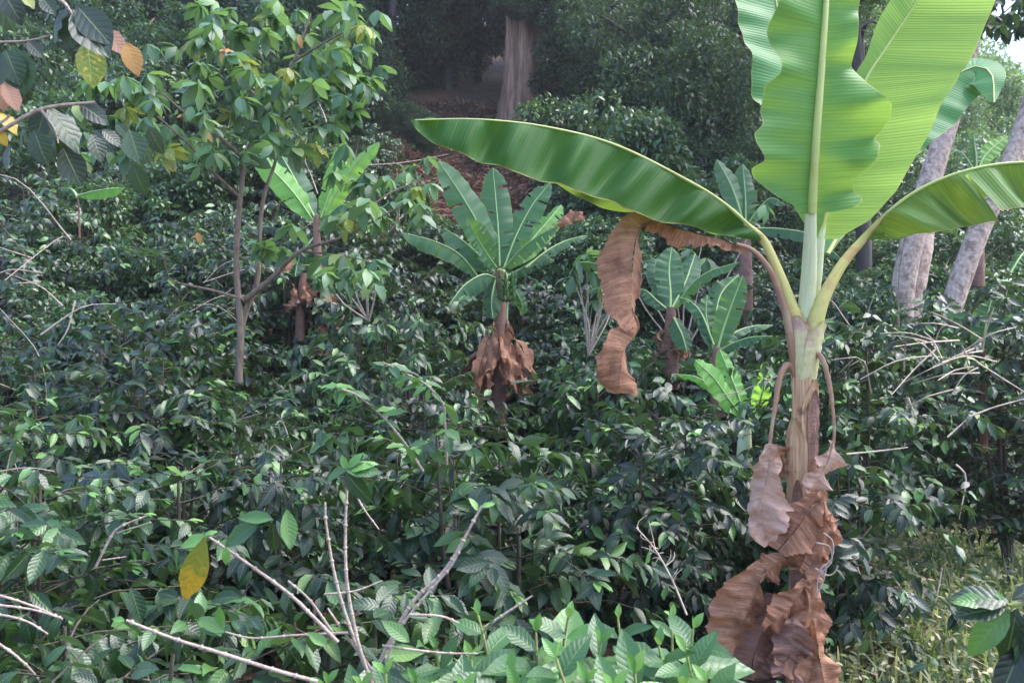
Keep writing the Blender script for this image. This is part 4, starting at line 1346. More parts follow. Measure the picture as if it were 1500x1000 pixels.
# the bunched banana in the middle
d = 11.0
mid = thing('banana_plant', 'mid-slope banana plant with a fruit bunch and a cone of dead leaves', 'banana plant', pp(728, 640, d))
plant_leaves(mid, d, [
    ([(728, 392), (704, 335), (672, 280), (642, 236)], 26, None, 0.15, (0.4, -1, 0.3), -0.2),
    ([(732, 390), (730, 340), (726, 290), (722, 246)], 25, 'banana', -0.1, UPC, 0.3),
    ([(738, 392), (756, 345), (780, 300), (806, 268)], 23, None, 0.1, (-0.4, -1, 0.3), 0.3),
    ([(700, 405), (672, 372), (632, 352), (588, 341)], 22, None, (0.9, 0.9), (0, -0.3, 1), -0.4),
    ([(722, 398), (698, 370), (672, 348), (650, 334)], 24, None, (0.4, 0.9), (0, -0.5, 1), 0.5),
    ([(730, 396), (712, 370), (696, 344), (684, 320)], 20, 'banana', (-0.9, -0.3), UPC, -0.5),
    ([(728, 408), (708, 402), (680, 418), (654, 452)], 24, None, (0.9, 0.7), (0, -0.5, 1), -0.6),
    ([(736, 396), (762, 366), (790, 345), (818, 330)], 20, None, (0.2, 0.8), (0, -0.5, 1), -0.4),
    ([(770, 392), (800, 368), (830, 352), (860, 345)], 12, None, (0.8, 0.8), (0, -0.4, 1), 0.6),
    ([(748, 392), (780, 350), (806, 320), (822, 300)], 22, 'bananalight', (0.2, 0.6), (-0.2, -0.8, 0.6), 0.7),
    ([(728, 402), (722, 425), (720, 445), (722, 466)], 18, None, 0.5, (0, -1, 0.2), -0.3),
    ([(716, 398), (706, 385), (700, 372), (702, 352)], 26, 'bananalight', 0.1, (0.2, -1, 0.3), 0.6),
    ([(742, 404), (765, 392), (790, 378), (812, 380)], 15, None, (0.9, 0.9), (0, -0.5, 1), 0.5),
    ([(742, 410), (757, 430), (765, 448), (763, 462)], 14, None, 0.6, (0, -1, 0.2), 0.3)])
mb = MB()
mb.tube([pp(728, 640, d), pp(731, 520, d), pp(733, 440, d), pp(732, 392, d)], [0.11, 0.10, 0.085, 0.06], 14, 20, wob=0.03)
mb.build('pseudostem', M['drydark'], mid)
s11 = d / FPX


def bunch(root, px, py, d):
    st = MB()
    st.tube([pp(px - 8, py - 28, d - .1), pp(px + 2, py - 25, d - .25), pp(px + 5, py, d - .28), pp(px + 5, py + 45, d - .28)], [0.02, 0.016, 0.01], 6, 12)
    b = st.build('fruit_stalk', M['midribgreen'], root)
    for row in range(4):
        for a in np.linspace(0, 6.283, 7, endpoint=False):
            c = pp(px + 5, py - 14 + row * 10, d - .28)
            o_ = np.array([math.cos(a + row), math.sin(a + row), 0])
            f = MB()
            f.tube([c, c + o_ * 0.06 + [0, 0, 0.0], c + o_ * 0.095 + [0, 0, 0.05], c + o_ * 0.09 + [0, 0, 0.11]], [0.008, 0.017, 0.018, 0.005], 6, 8)
            f.build('banana', M['herodark'], root)
    f = MB()
    c = pp(px + 5, py + 48, d - .28)
    f.tube([c + [0, 0, 0.03], c, c - [0, 0, 0.06], c - [0, 0, 0.1]], [0.01, 0.03, 0.028, 0.004], 8, 10)
    f.build('flower_bud', M['drydark'], root)


bunch(mid, 738, 424, d)


def skirt(root, cx, y0, y1, spread, d, n, seed, mats=('dry', 'drypale', 'dry', 'drydark', 'dry')):
    """dead blades hanging round the stem"""
    rg = np.random.default_rng(seed)
    s = d / FPX
    for i in range(n):
        a = rg.uniform(0, 6.283)
        f = rg.uniform(0, 0.55)
        ya = y0 + (y1 - y0) * f
        ln = (y1 - ya) * rg.uniform(0.55, 1.0)
        o_ = np.array([math.cos(a), math.sin(a), 0])
        p0 = pp(cx, ya, d) + o_ * 0.1
        sp_ = spread * s * rg.uniform(0.35, 1.0)
        P = [p0, p0 + o_ * sp_ * 0.45 + [0, 0, -ln * s * 0.35], p0 + o_ * sp_ * 0.85 + [0, 0, -ln * s * 0.75], p0 + o_ * sp_ + [0, 0, -ln * s]]
        w = rg.uniform(6, 11) * s
        m_ = MB()
        blade(m_, P, [w * .3, w, w * 1.1, w * .2], [w * .3, w, w, w * .2], up=o_ + [0, 0, 0.2], fold=(rg.uniform(-.4, .9), rg.uniform(-.4, .9)), nu=18, nv=4, pleat=(0.01, 3), ruf=(0.04, 2),
              crumple=0.02, seed=seed * 100 + i, twist=[0, rg.uniform(-40, 40), rg.uniform(-90, 90)])
        m_.build('dead_leaf', M[mats[i % len(mats)]], root)


skirt(mid, 730, 470, 592, 52, d, 34, 5)
m_ = MB()
blade(m_, [pp(808, 335, d + .1), pp(822, 322, d), pp(840, 308, d), pp(858, 318, d)], [.02, .09, .1, .03], [.02, .1, .16, .05], up=(0, -.6, 1), fold=(.9, 1.0), nu=24, nv=5, crumple=0.02, pleat=(.02, 4), seed=9)
o = m_.build('dead_leaf', M['dry'], mid)
o['label'] = 'pinkish dead leaf tip at the upper right'
m_ = MB()
blade(m_, [pp(668, 440, d - .55), pp(660, 448, d - .6), pp(654, 456, d - .62)], [.1, .12, .02], [.12, .1, .02], up=(0, -.6, 1), fold=(.7, .8), nu=16, nv=4, crumple=0.015, seed=19)
m_.build('dead_leaf', M['dry'], mid)

# the left banana behind the sapling
d = 11.6
left = thing('banana_plant', 'left banana plant half hidden behind the sapling with ragged brown stem', 'banana plant', pp(466, 520, d))
plant_leaves(left, d, [
    ([(460, 325), (432, 285), (402, 252), (370, 224)], 22, 'bananalight', (0.3, 0.2), (0.5, -1, 0.5), -0.2),
    ([(462, 320), (444, 285), (428, 255), (411, 226)], 20, None, (0.5, -0.2), (0.6, -0.8, 0.3), 0.3),
    ([(470, 320), (484, 280), (496, 240), (506, 207)], 17, 'bananalight', (0.2, 0.1), UPC, 0.2),
    ([(472, 325), (494, 280), (522, 240), (556, 208)], 18, 'bananalight', (0.2, 0.3), (-0.4, -1, 0.4), -0.2),
    ([(466, 340), (480, 318), (500, 300), (520, 305)], 16, None, (0.7, 0.7), (0, -0.4, 1), -0.3),
    ([(462, 345), (446, 365), (436, 385), (432, 405)], 14, None, 0.5, (0, -1, 0.2), -0.3)], tears=2)
mb = MB()
mb.tube([pp(466, 520, d), pp(467, 430, d), pp(464, 360, d), pp(464, 315, d)], [0.13, 0.11, 0.07, 0.03], 14, 20, wob=0.04)
mb.build('pseudostem', M['drydark'], left)
skirt(left, 468, 395, 486, 20, d, 22, 15, ('drydark', 'dry', 'drydark', 'drypale'))
mb = MB()
mb.tube([pp(440, 500, d - .2), pp(441, 440, d - .2), pp(445, 400, d - .2)], [0.07, 0.06, 0.05], 10, 12, wob=0.05)
mb.build('second_stem', M['drydark'], left)
skirt(left, 441, 410, 465, 12, d - .2, 10, 25, ('drydark', 'dry'))
m_ = MB()
blade(m_, [pp(432, 378, d - .5), pp(420, 388, d - .6), pp(408, 400, d - .6)], [.02, .1, .03], [.02, .12, .03], up=(0, -.8, .6), fold=(.5, .8), nu=18, nv=4, crumple=0.02, seed=29)
m_.build('dead_leaf', M['dry'], left)

# banana clump behind the tall banana
d = 9.6
c1 = thing('banana_plant', 'banana sucker under the hanging dead leaf, blades fanned out', 'banana plant', pp(982, 560, d), 'banana clump behind the tall banana')
plant_leaves(c1, d, [
    ([(982, 455), (982, 425), (980, 395), (984, 362)], 22, None, -0.1, UPC, 0.3),
    ([(986, 455), (1010, 420), (1038, 398), (1082, 384)], 14, None, (0.5, 0.5), (0, -0.5, 1), -0.3),
    ([(980, 455), (962, 440), (945, 425), (930, 424)], 14, None, (0.5, 0.5), (0, -0.5, 1), 0.2),
    ([(984, 460), (992, 475), (1000, 492), (1006, 514)], 17, None, 0.4, (0, -1, 0.2), -0.4),
    ([(985, 450), (1003, 415), (1012, 390), (1018, 372)], 18, None, 0.1, (-0.3, -1, 0.3), 0.5),
    ([(980, 458), (968, 415), (962, 390), (966, 375)], 18, None, 0.1, (0.3, -1, 0.3), 0.6)], tears=2)
mb = MB()
mb.tube([pp(982, 570, d), pp(982, 500, d), pp(983, 450, d)], [0.09, 0.08, 0.05], 12, 14, wob=.03)
mb.build('pseudostem', M['drydark'], c1)
skirt(c1, 980, 480, 535, 14, d, 8, 35, ('drydark', 'orange', 'dry') if False else ('drydark', 'dry'))
d = 9.0
c2 = thing('banana_plant', 'banana sucker with broad upright blades just left of the tall stem', 'banana plant', pp(1052, 600, d), 'banana clump behind the tall banana')
plant_leaves(c2, d, [
    ([(1046, 515), (1040, 490), (1034, 460), (1036, 432)], 15, None, 0.1, (0.3, -1, 0.3), 0.2),
    ([(1050, 515), (1060, 480), (1074, 440), (1088, 404)], 20, None, 0.05, (-0.2, -1, 0.3), 0.0),
    ([(1050, 512), (1048, 470), (1056, 430), (1082, 402)], 18, None, 0.2, (0, -1, 0.5), 0.5),
    ([(1052, 515), (1075, 502), (1100, 494), (1132, 492)], 12, None, (0.8, 0.8), (0, -0.3, 1), -0.3),
    ([(1050, 518), (1072, 490), (1100, 478), (1132, 476)], 11, None, (0.6, 0.6), (0, -0.3, 1), 0.4),
    ([(1046, 505), (1028, 460), (1010, 440), (995, 436)], 14, None, (0.6, 0.6), (0, -0.3, 1), 0.3)], tears=2)
mb = MB()
mb.tube([pp(1052, 610, d), pp(1050, 560, d), pp(1050, 508, d)], [0.08, 0.07, 0.04], 12, 12, wob=.03)
mb.build('pseudostem', M['drydark'], c2)
d = 7.4
c3 = thing('banana_plant', 'low banana sucker with wide light blades rising from the coffee', 'banana plant', pp(1090, 660, d), 'banana clump behind the tall banana')
plant_leaves(c3, d, [
    ([(1086, 610), (1064, 580), (1044, 552), (1018, 528)], 20, 'bananalight', 0.1, (0.4, -1, 0.5), -0.2),
    ([(1090, 610), (1080, 575), (1068, 545), (1054, 512)], 18, 'bananalight', 0.1, (0.1, -1, 0.4), 0.2),
    ([(1100, 620), (1112, 590), (1120, 560), (1122, 530)], 13, 'bananalight', 0.1, UPC, -0.3),
    ([(1084, 612), (1050, 572), (1020, 552), (990, 548)], 10, 'bananalight', (0.7, 0.7), (0, -0.3, 1), 0.3),
    ([(1096, 600), (1108, 560), (1122, 540), (1142, 530)], 12, None, (0.7, 0.7), (0, -0.3, 1), 0.3)], tears=1)
mb = MB()
mb.tube([pp(1090, 690, d), pp(1091, 640, d), pp(1092, 600, d)], [0.07, 0.06, 0.03], 12, 12, wob=.03)
mb.build('pseudostem', M['petiolepale'], c3)
d = 7.0
c4 = thing('banana_plant', 'pale green banana sucker right behind the tall brown stem', 'banana plant', pp(1200, 720, d))
plant_leaves(c4, d, [
    ([(1200, 665), (1214, 630), (1226, 605), (1240, 585)], 16, 'bananalight', 0.1, (-0.3, -1, 0.3), 0.1),
    ([(1198, 655), (1204, 590), (1208, 540), (1206, 490)], 13, 'bananalight', 0.1, UPC, 0.3),
    ([(1196, 660), (1180, 620), (1162, 590), (1150, 575)], 14, 'bananalight', 0.1, UPC, 0.3),
    ([(1202, 665), (1222, 650), (1236, 640), (1250, 640)], 12, 'bananalight', (.4, .4), (0, -.5, 1), -0.1)], tears=1)
mb = MB()
mb.tube([pp(1200, 740, d), pp(1200, 690, d), pp(1199, 650, d)], [0.06, 0.05, 0.03], 12, 12)
mb.build('pseudostem', M['petiolepale'], c4)
d = 13.5
c5 = thing('banana_plant', 'dim banana plant in shade behind the big upright leaves', 'banana plant', pp(1090, 470, d))
plant_leaves(c5, d, [
    ([(1090, 330), (1078, 290), (1066, 262), (1050, 234)], 20, None, 0.2, (0.4, -1, 0.4), 0.1),
    ([(1092, 328), (1092, 295), (1090, 265), (1088, 240)], 18, None, 0.1, UPC, 0.3),
    ([(1094, 330), (1112, 305), (1130, 290), (1150, 300)], 16, None, (.6, .6), (0, -.5, 1), -0.2),
    ([(1096, 335), (1140, 335), (1190, 345), (1236, 382)], 16, None, (.6, .6), (0, -.5, 1), -0.3),
    ([(1090, 335), (1080, 310), (1062, 305), (1045, 320)], 16, None, (.6, .6), (0, -.5, 1), -0.2)], tears=2)
mb = MB()
mb.tube([pp(1090, 500, d), pp(1092, 420, d), pp(1092, 325, d)], [0.13, 0.11, 0.06], 12, 12)
mb.build('pseudostem', M['drydark'], c5)
d = 15.0
c6 = thing('banana_plant', 'hazy banana plant between the two leaning pale trunks', 'banana plant', pp(1432, 380, d))
plant_leaves(c6, d, [
    ([(1432, 250), (1440, 232), (1456, 215), (1476, 200)], 13, 'bananalight', 0.1, (-.3, -1, .4), 0.2),
    ([(1430, 250), (1430, 230), (1428, 215), (1426, 198)], 10, None, 0.2, UPC, 0.1),
    ([(1428, 252), (1416, 232), (1406, 222), (1394, 216)], 8, None, .3, (0, -.5, 1), 0.1)], tears=1)
mb = MB()
mb.tube([pp(1432, 420, d), pp(1432, 320, d), pp(1431, 248, d)], [0.12, 0.1, 0.05], 10, 10)
mb.build('pseudostem', M['drydark'], c6)
d = 6.2
c7 = thing('banana_plant', 'banana shoot with one upright blade inside the right-hand bush', 'banana plant', pp(1440, 640, d))
plant_leaves(c7, d, [
    ([(1440, 520), (1442, 490), (1446, 465), (1452, 440)], 20, None, 0.2, (-.2, -1, .3), 0.1),
    ([(1444, 525), (1462, 500), (1480, 488), (1505, 482)], 10, None, (.6, .6), (0, -.5, 1), 0.1),
    ([(1480, 400), (1492, 380), (1500, 370), (1515, 362)], 10, None, (.6, .6), (0, -.5, 1), 0.1)], tears=1)
mb = MB()
mb.tube([pp(1440, 660, d), pp(1440, 580, d), pp(1440, 515, d)], [0.035, 0.03, 0.02], 10, 10)
mb.build('pseudostem', M['drydark'], c7)
d = 13.0
c8 = thing('banana_plant', 'yellow-green banana blade poking out of the left slope', 'banana plant', pp(118, 360, d))
plant_leaves(c8, d, [([(114, 287), (134, 281), (158, 277), (182, 275)], 13, 'bananalight', (.3, 1.1), (0, -.5, .8), -.2), ([(114, 290), (108, 280), (102, 276), (92, 276)], 7, None, (.5, .5), (0, -.5, 1), 0.2)], tears=0)
mb = MB()
mb.tube([pp(118, 380, d) - [0, 0, .4], pp(116, 318, d), pp(114, 290, d)], [0.03, 0.016, 0.012], 10, 10)
mb.build('pseudostem', M['drydark'], c8)


# ------------------------------------------------------------------ shade tree at the upper left
d = 7.2
shade = thing('shade_tree', 'forked pale-stemmed young tree with umbrella clusters of light green leaves', 'tree', pp(350, 560, d))
trunks = [
    ([(350, 560), (352, 480), (346, 380), (352, 290), (362, 225), (392, 160), (430, 90), (455, 20)], [0.03, 0.027, 0.024, 0.022, 0.02, 0.017, 0.012, 0.008], 0.0),
    ([(348, 560), (356, 470), (376, 415), (380, 350), (386, 290), (405, 230), (408, 180)], [0.03, 0.027, 0.024, 0.02, 0.017, 0.013, 0.01], 0.1)]
limbs = [
    ([(357, 440), (395, 410), (440, 368), (500, 348), (545, 325), (590, 300)], [0.026, 0.02, 0.014, 0.009, 0.006], -0.2),
    ([(356, 438), (310, 425), (255, 412), (244, 395), (240, 370)], [0.015, 0.011, 0.008, 0.005], -0.3),
    ([(360, 235), (320, 200), (270, 165), (220, 120)], [0.018, 0.012, 0.007], -0.3),
    ([(352, 290), (310, 250), (280, 215), (230, 170)], [0.016, 0.01, 0.006], -0.5),
    ([(392, 160), (350, 110), (330, 60), (310, 20)], [0.016, 0.01, 0.006], 0.2),
    ([(430, 90), (480, 60), (520, 40)], [0.012, 0.006], -0.2),
    ([(408, 180), (460, 150), (510, 120)], [0.012, 0.006], -0.3),
    ([(440, 368), (480, 372), (520, 378), (545, 385)], [0.01, 0.005], -0.3),
    ([(500, 348), (560, 290), (620, 262)], [0.01, 0.005], 0.2)]
for p, r, dd in trunks:
    mb = MB()
    mb.tube([pp(x, y, d + dd) for x, y in p], r, 9, 40, wob=0.03)
    mb.build('trunk', M['sapling'], shade)
for p, r, dd in limbs:
    mb = MB()
    n_ = len(p)
    mb.tube([pp(x, y, d + dd * k / (n_ - 1)) for k, (x, y) in enumerate(p)], r, 7, 30, wob=0.03)
    mb.build('branch', M['sapling'], shade)

SH_T = [leaf_tm(5, 1, w, .52, be, .15, 0.02, seed=s) for s, (w, be) in enumerate([(0.21, .4), (0.23, .25), (0.2, .55)])]


def compound(seed, n=7):
    """one compound leaf: leaflets round the end of its stalk, hanging like an umbrella"""
    rg = np.random.default_rng(seed)
    mb = MB()
    for i in range(n):
        a = 6.283 * i / n + rg.normal(0, 0.15)
        el = rg.uniform(-1.15, -0.15)
        ax = np.array([[math.cos(a) * math.cos(el), math.sin(a) * math.cos(el), math.sin(el)]])
        mb.add_many(SH_T[i % 3], np.array([[math.cos(a) * .02, math.sin(a) * .02, 0]]), frames(ax, np.array([[0, 0, 1.0]]), [rg.uniform(0.75, 1.15)]), np.array([rg.uniform(0, .3)]))
    mb.tube([(0, 0, 0), (0.05, 0.02, -0.3), (0.1, 0.1, -0.8)], [0.02, 0.015], 4, 4, T=0.3)
    return mb.mesh('compound_leaf', M['shade'])


CMP = [compound(i, 5 + i % 4) for i in range(7)]
rgs = np.random.default_rng(9)
spots = []
areas = [((395, 555), (0, 130), 62, 7.2), ((195, 400), (60, 230), 50, 6.8), ((270, 420), (0, 60), 20, 7.4), ((380, 550), (110, 220), 32, 7.2), ((490, 650), (228, 330), 28, 7.6), ((455, 560), (366, 408), 11, 7.0),
         ((360, 430), (320, 370), 5, 7.0), ((290, 335), (200, 270), 4, 7.0), ((110, 260), (110, 240), 16, 7.0), ((550, 660), (60, 30), 0, 7)]
for (x0, x1), (y0, y1), n_, dd in areas:
    for _ in range(n_):
        spots.append((rgs.uniform(x0, x1), rgs.uniform(y0, y1), dd + rgs.normal(0, 0.35)))
for i, (x, y, dd) in enumerate(spots):
    o = bpy.data.objects.new('leaf', CMP[i % 7])
    o.parent = shade
    p = pp(x, y, dd) - np.array(shade.location)
    o.location = p
    s_ = rgs.uniform(0.13, 0.21)
    o.scale = (s_, s_, s_)
    o.rotation_euler = (rgs.normal(0.25, 0.3), rgs.normal(0, 0.3), rgs.uniform(0, 6.28))
    COL.objects.link(o)
for lab, d_, base, pts_ in (
        ('light green broad-leaved sapling just right of the skirted banana', 9.4, (862, 520), [(845, 385), (868, 398), (890, 395), (905, 412), (880, 420), (858, 372), (838, 405), (895, 378), (912, 432), (868, 440)]),
        ('pale green leafy sprig behind the banana sucker clump', 10.5, (1000, 520), [(975, 372), (1010, 365), (1035, 378), (905, 405), (918, 395), (1120, 300)]),
        ('light leafy sapling between the left banana and the skirted banana', 9.8, (540, 470), [(470, 392), (500, 382), (525, 372), (548, 380), (512, 400), (540, 402), (486, 372)])):
    r_ = thing('broad_leaved_sapling', lab, 'sapling', pp(*base, d_))
    for i, (x, y) in enumerate(pts_):
        dd = d_ + rgs.normal(0, .15)
        mb = MB()
        mb.tube([pp(*base, d_), (pp(*base, d_) + pp(x, y, dd)) / 2 + rgs.normal(0, .05, 3), pp(x, y, dd)], [.012, .005], 5, 8)
        mb.build('stem', M['twig'], r_)
        o = bpy.data.objects.new('leaf', CMP[i % 7])
        o.parent = r_
        o.location = pp(x, y, dd) - np.array(r_.location)
        s_ = rgs.uniform(.17, .25)
        o.scale = (s_, s_, s_)
        o.rotation_euler = (rgs.normal(.3, .2), rgs.normal(0, .25), rgs.uniform(0, 6.28))
        COL.objects.link(o)
spray_ = thing('overhanging_branch', 'dark leafy branch hanging in from the upper right corner before the pale sky', 'branch', pp(1560, -40, 8.5))
for pts_ in ([(1560, -40), (1500, -5), (1470, 20), (1452, 38)], [(1500, -5), (1492, 25), (1488, 48)], [(1470, 20), (1462, -10), (1450, -20)]):
    mb = MB()
    mb.tube([pp(x, y, 8.5) for x, y in pts_], [.014, .005], 6, 12, wob=.05)
    mb.build('twig', M['darkbark'], spray_)
DK = [m_.copy() for m_ in CMP[:4]]
for m_ in DK:
    m_.materials[0] = M['forest']
for i in range(26):
    o = bpy.data.objects.new('leaf', DK[i % 4])
    o.parent = spray_
    o.location = pp(rgs.uniform(1442, 1520), rgs.uniform(-25, 42), 8.5 + rgs.normal(0, .2)) - np.array(spray_.location)
    s_ = rgs.uniform(.12, .2)
    o.scale = (s_, s_, s_)
    o.rotation_euler = (rgs.normal(.2, .25), rgs.normal(0, .25), rgs.uniform(0, 6.28))
    COL.objects.link(o)
CMPY = CMP[2].copy()
CMPY.materials[0] = M['yellowgreen']
for o in [c_ for c_ in shade.children if c_.name.startswith('leaf')][::17]:
    o.data = CMPY
OR_ME = single('orange_leaf', LT_HI[4], M['orange'])
PK_ME = single('pink_leaf', LT_HI[2], M['pinkbrown'])


def put_leaf(root, me, px, py, d, tip, ln=None, roll=0.0, up=(0, -0.6, 0.8), label=None, name='leaf', dd=0.0):
    """leaf object from its base pixel to its tip pixel at distance d"""
    a, b = pp(px, py, d), pp(tip[0], tip[1], d + dd)
    ax = b - a
    L_ = float(np.linalg.norm(ax)) if ln is None else ln
    R_ = frames(ax[None], np.asarray(up, float)[None], [L_])[0]
    o = leaf_obj(me, root, a - np.array(root.location), R_, name)
    if label:
        o['label'] = label
    return o


for (x, y, tx, ty) in ((330, 70, 318, 92), (276, 158, 262, 178), (258, 172, 288, 162), (298, 192, 314, 206), (243, 238, 256, 250), (320, 75, 345, 70), (228, 26, 214, 36), (436, 52, 444, 70), (288, 340, 296, 358), (280, 348, 292, 344)):
    put_leaf(shade, OR_ME, x, y, 6.7, (tx, ty), label='orange dying leaf')
mb = MB()
mb.tube([pp(444, 372, d - .1), pp(430, 390, d - .1), pp(410, 405, d - .1)], [.004, .003], 4, 6)


# ------------------------------------------------------------------ dark overhanging leaves, top left
d = 2.1
over = thing('overhanging_branch', 'dark broad-leaved branch hanging into the top left corner close by', 'branch', pp(-60, 60, d))
for p, r in (([(-120, 20), (-20, 10), (60, -10), (95, 5)], 0.007), ([(-120, 210), (-20, 200), (60, 160), (140, 150)], 0.006), ([(95, 5), (120, 45), (135, 75)], 0.004), ([(60, 160), (80, 190), (85, 210)], 0.004), ([(-60, 205), (0, 180), (15, 168)], 0.005), ([(0, 62), (40, 60), (75, 52)], 0.003)):
    mb = MB()
    mb.tube([pp(x, y, d) for x, y in p], [r, r * 0.6], 7, 16)
    mb.build('twig', M['twig'], over)
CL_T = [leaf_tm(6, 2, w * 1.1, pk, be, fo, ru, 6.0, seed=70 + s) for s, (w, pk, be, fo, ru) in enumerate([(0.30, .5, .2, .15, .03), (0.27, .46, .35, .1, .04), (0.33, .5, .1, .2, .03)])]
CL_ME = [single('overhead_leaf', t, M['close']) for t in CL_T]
YG_ME = single('yellow_green_leaf', CL_T[0], M['yellowgreen'])
YE_ME = single('yellow_leaf', CL_T[1], M['yellow'])
PB_ME = single('pink_brown_leaf', CL_T[1], M['pinkbrown'])
ORC_ME = single('orange_close_leaf', CL_T[1], M['orange'])
for i, (x, y, tx, ty, kind) in enumerate([
        (92, 6, 50, 42, 0), (100, 10, 66, 56, 0), (108, 14, 158, 78, 0), (112, 8, 160, 60, 0), (118, 12, 118, 66, 0), (108, 20, 100, 70, 0), (-10, -30, 10, 44, 0), (0, -20, 30, 30, 0),
        (128, 60, 140, 132, 1), (150, 42, 188, 78, 3), (185, 62, 205, 112, 4), (20, 70, 36, 135, 0), (8, 72, 28, 122, 0), (30, 100, 38, 150, 0), (0, 75, -10, 130, 0), (40, 60, 62, 82, 0),
        (70, 158, 122, 212, 0), (66, 160, 52, 205, 0), (60, 162, 70, 235, 0), (80, 200, 105, 235, 0), (84, 198, 60, 240, 0), (92, 215, 118, 268, 0), (116, 152, 158, 176, 0), (140, 190, 168, 222, 0),
        (135, 196, 150, 235, 0), (150, 190, 178, 210, 0), (40, 180, 28, 222, 0), (50, 190, 66, 240, 0), (170, 180, 188, 200, 0), (190, 190, 205, 238, 0), (218, 185, 235, 225, 0), (195, 240, 210, 285, 0), (15, 210, 8, 250, 0),
        (4, 118, 8, 166, 2), (6, 122, 32, 162, 2), (0, 166, 30, 194, 5), (-4, 190, 10, 215, 5), (110, 4, 135, -20, 0), (60, -5, 80, 20, 0), (30, -10, 52, 12, 1)]):
    me = {0: CL_ME[i % 3], 1: YG_ME, 2: PB_ME, 3: PB_ME, 4: ORC_ME, 5: YE_ME}[kind]
    lab = {1: 'yellow-green leaf', 2: 'pinkish dead leaf', 3: 'pinkish dead leaf', 4: 'orange dead leaf', 5: 'yellow leaf'}.get(kind)
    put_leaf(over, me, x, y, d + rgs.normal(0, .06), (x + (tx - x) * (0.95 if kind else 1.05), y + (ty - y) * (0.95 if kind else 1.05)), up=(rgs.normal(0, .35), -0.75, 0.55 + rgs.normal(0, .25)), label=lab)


# ------------------------------------------------------------------ coffee shoots and bare stems close to the camera
def twig_with_leaves(root, pts, d, r, leaves=(), mat='twig', name='stem', dd=0.0, nodes=True):
    n_ = len(pts)
    P = [pp(x, y, d + dd * k / max(1, n_ - 1)) for k, (x, y) in enumerate(pts)]
    mb = MB()
    C = mb.tube(P, [r, r * 0.85, r * 0.6], 7, 8 * n_, wob=0.05)
    if nodes:
        Ls = np.concatenate([[0], np.cumsum(np.linalg.norm(np.diff(C, axis=0), axis=1))])
        for s in np.arange(0.05, Ls[-1], 0.055):
            c = np.array([np.interp(s, Ls, C[:, q]) for q in range(3)])
            k = min(len(C) - 2, int(np.searchsorted(Ls, s)))
            t = nrm(C[k + 1] - C[k - 1])
            mb.tube([c - t * 0.006, c, c + t * 0.006], [r * 0.6, r * 1.35, r * 0.6], 6, 5)
    mb.build(name, M[mat], root)
    return C


def shoot(root, base, tip, d, size, n=4, seed=0, dd=0.0, mats=None):
    """leafy orthotropic shoot: crossed pairs, pale and small at the tip"""
    rg = np.random.default_rng(seed)
    a, b = pp(*base, d), pp(*tip, d + dd)
    mb = MB()
    mb.tube([a, (a + b) / 2 + rg.normal(0, .01, 3), b], [0.0045, 0.003], 6, 8)
    mb.build('stem', M['twiggreen'], root)
    ax = nrm(b - a)
    side = nrm(np.cross(ax, [rg.normal(), rg.normal(), 0.3]))
    s2 = np.cross(ax, side)
    L0 = np.linalg.norm(b - a)
    for k in range(n):
        f = 1 - k * (0.9 / n)
        p = a + (b - a) * f
        w = side if k % 2 == 0 else s2
        sz = size * min(1.05, (0.26, 0.62, 1.0)[min(k, 2)]) * rg.uniform(0.9, 1.1)
        for q in (-1, 1):
            dirn = w * q * (0.6 + 0.25 * min(k, 2)) + ax * (0.9 - 0.3 * min(k, 2)) + np.array([0, -0.25, 0.1 - 0.1 * k])
            R_ = frames(dirn[None] + rg.normal(0, .12, (1, 3)), (ax * 0.9 + np.array([0, -.75, .35]))[None], [sz])[0]
            me = YOUNG_ME[(k + q) % 4] if k == 0 or (k == 1 and rg.uniform() < .15) else FORE_ME[int(rg.integers(0, 6))]
            leaf_obj(me, root, p - np.array(root.location), R_)


fg = thing('coffee_bush', 'foreground coffee bush with large light green leaves along the bottom edge', 'coffee bush', pp(850, 1150, 2.1))
k = 0
for x, y, dd_, sz in [(565, 985, 2.05, .11), (610, 1000, 2.1, .12), (690, 965, 2.1, .14), (700, 900, 2.2, .10), (745, 985, 2.0, .14), (785, 925, 2.15, .13), (832, 905, 2.2, .13), (815, 965, 1.95, .15), (880, 940, 2.1, .14), (905, 905, 2.25, .11),
                        (930, 985, 1.95, .15), (965, 945, 2.1, .13), (1005, 955, 2.05, .13), (1035, 1000, 2.0, .13), (985, 905, 2.4, .10), (1015, 920, 2.15, .13), (860, 1000, 1.9, .15), (640, 950, 2.25, .11), (760, 1010, 1.9, .15),
                        (530, 1005, 2.1, .12), (480, 1000, 2.2, .11), (900, 1010, 1.85, .15), (1000, 1005, 1.9, .15), (680, 1010, 1.95, .14)]:
    k += 1
    shoot(fg, (x + RNG.normal(0, 18), y + 130), (x, y), dd_, sz * 1.45, 4, 500 + k)

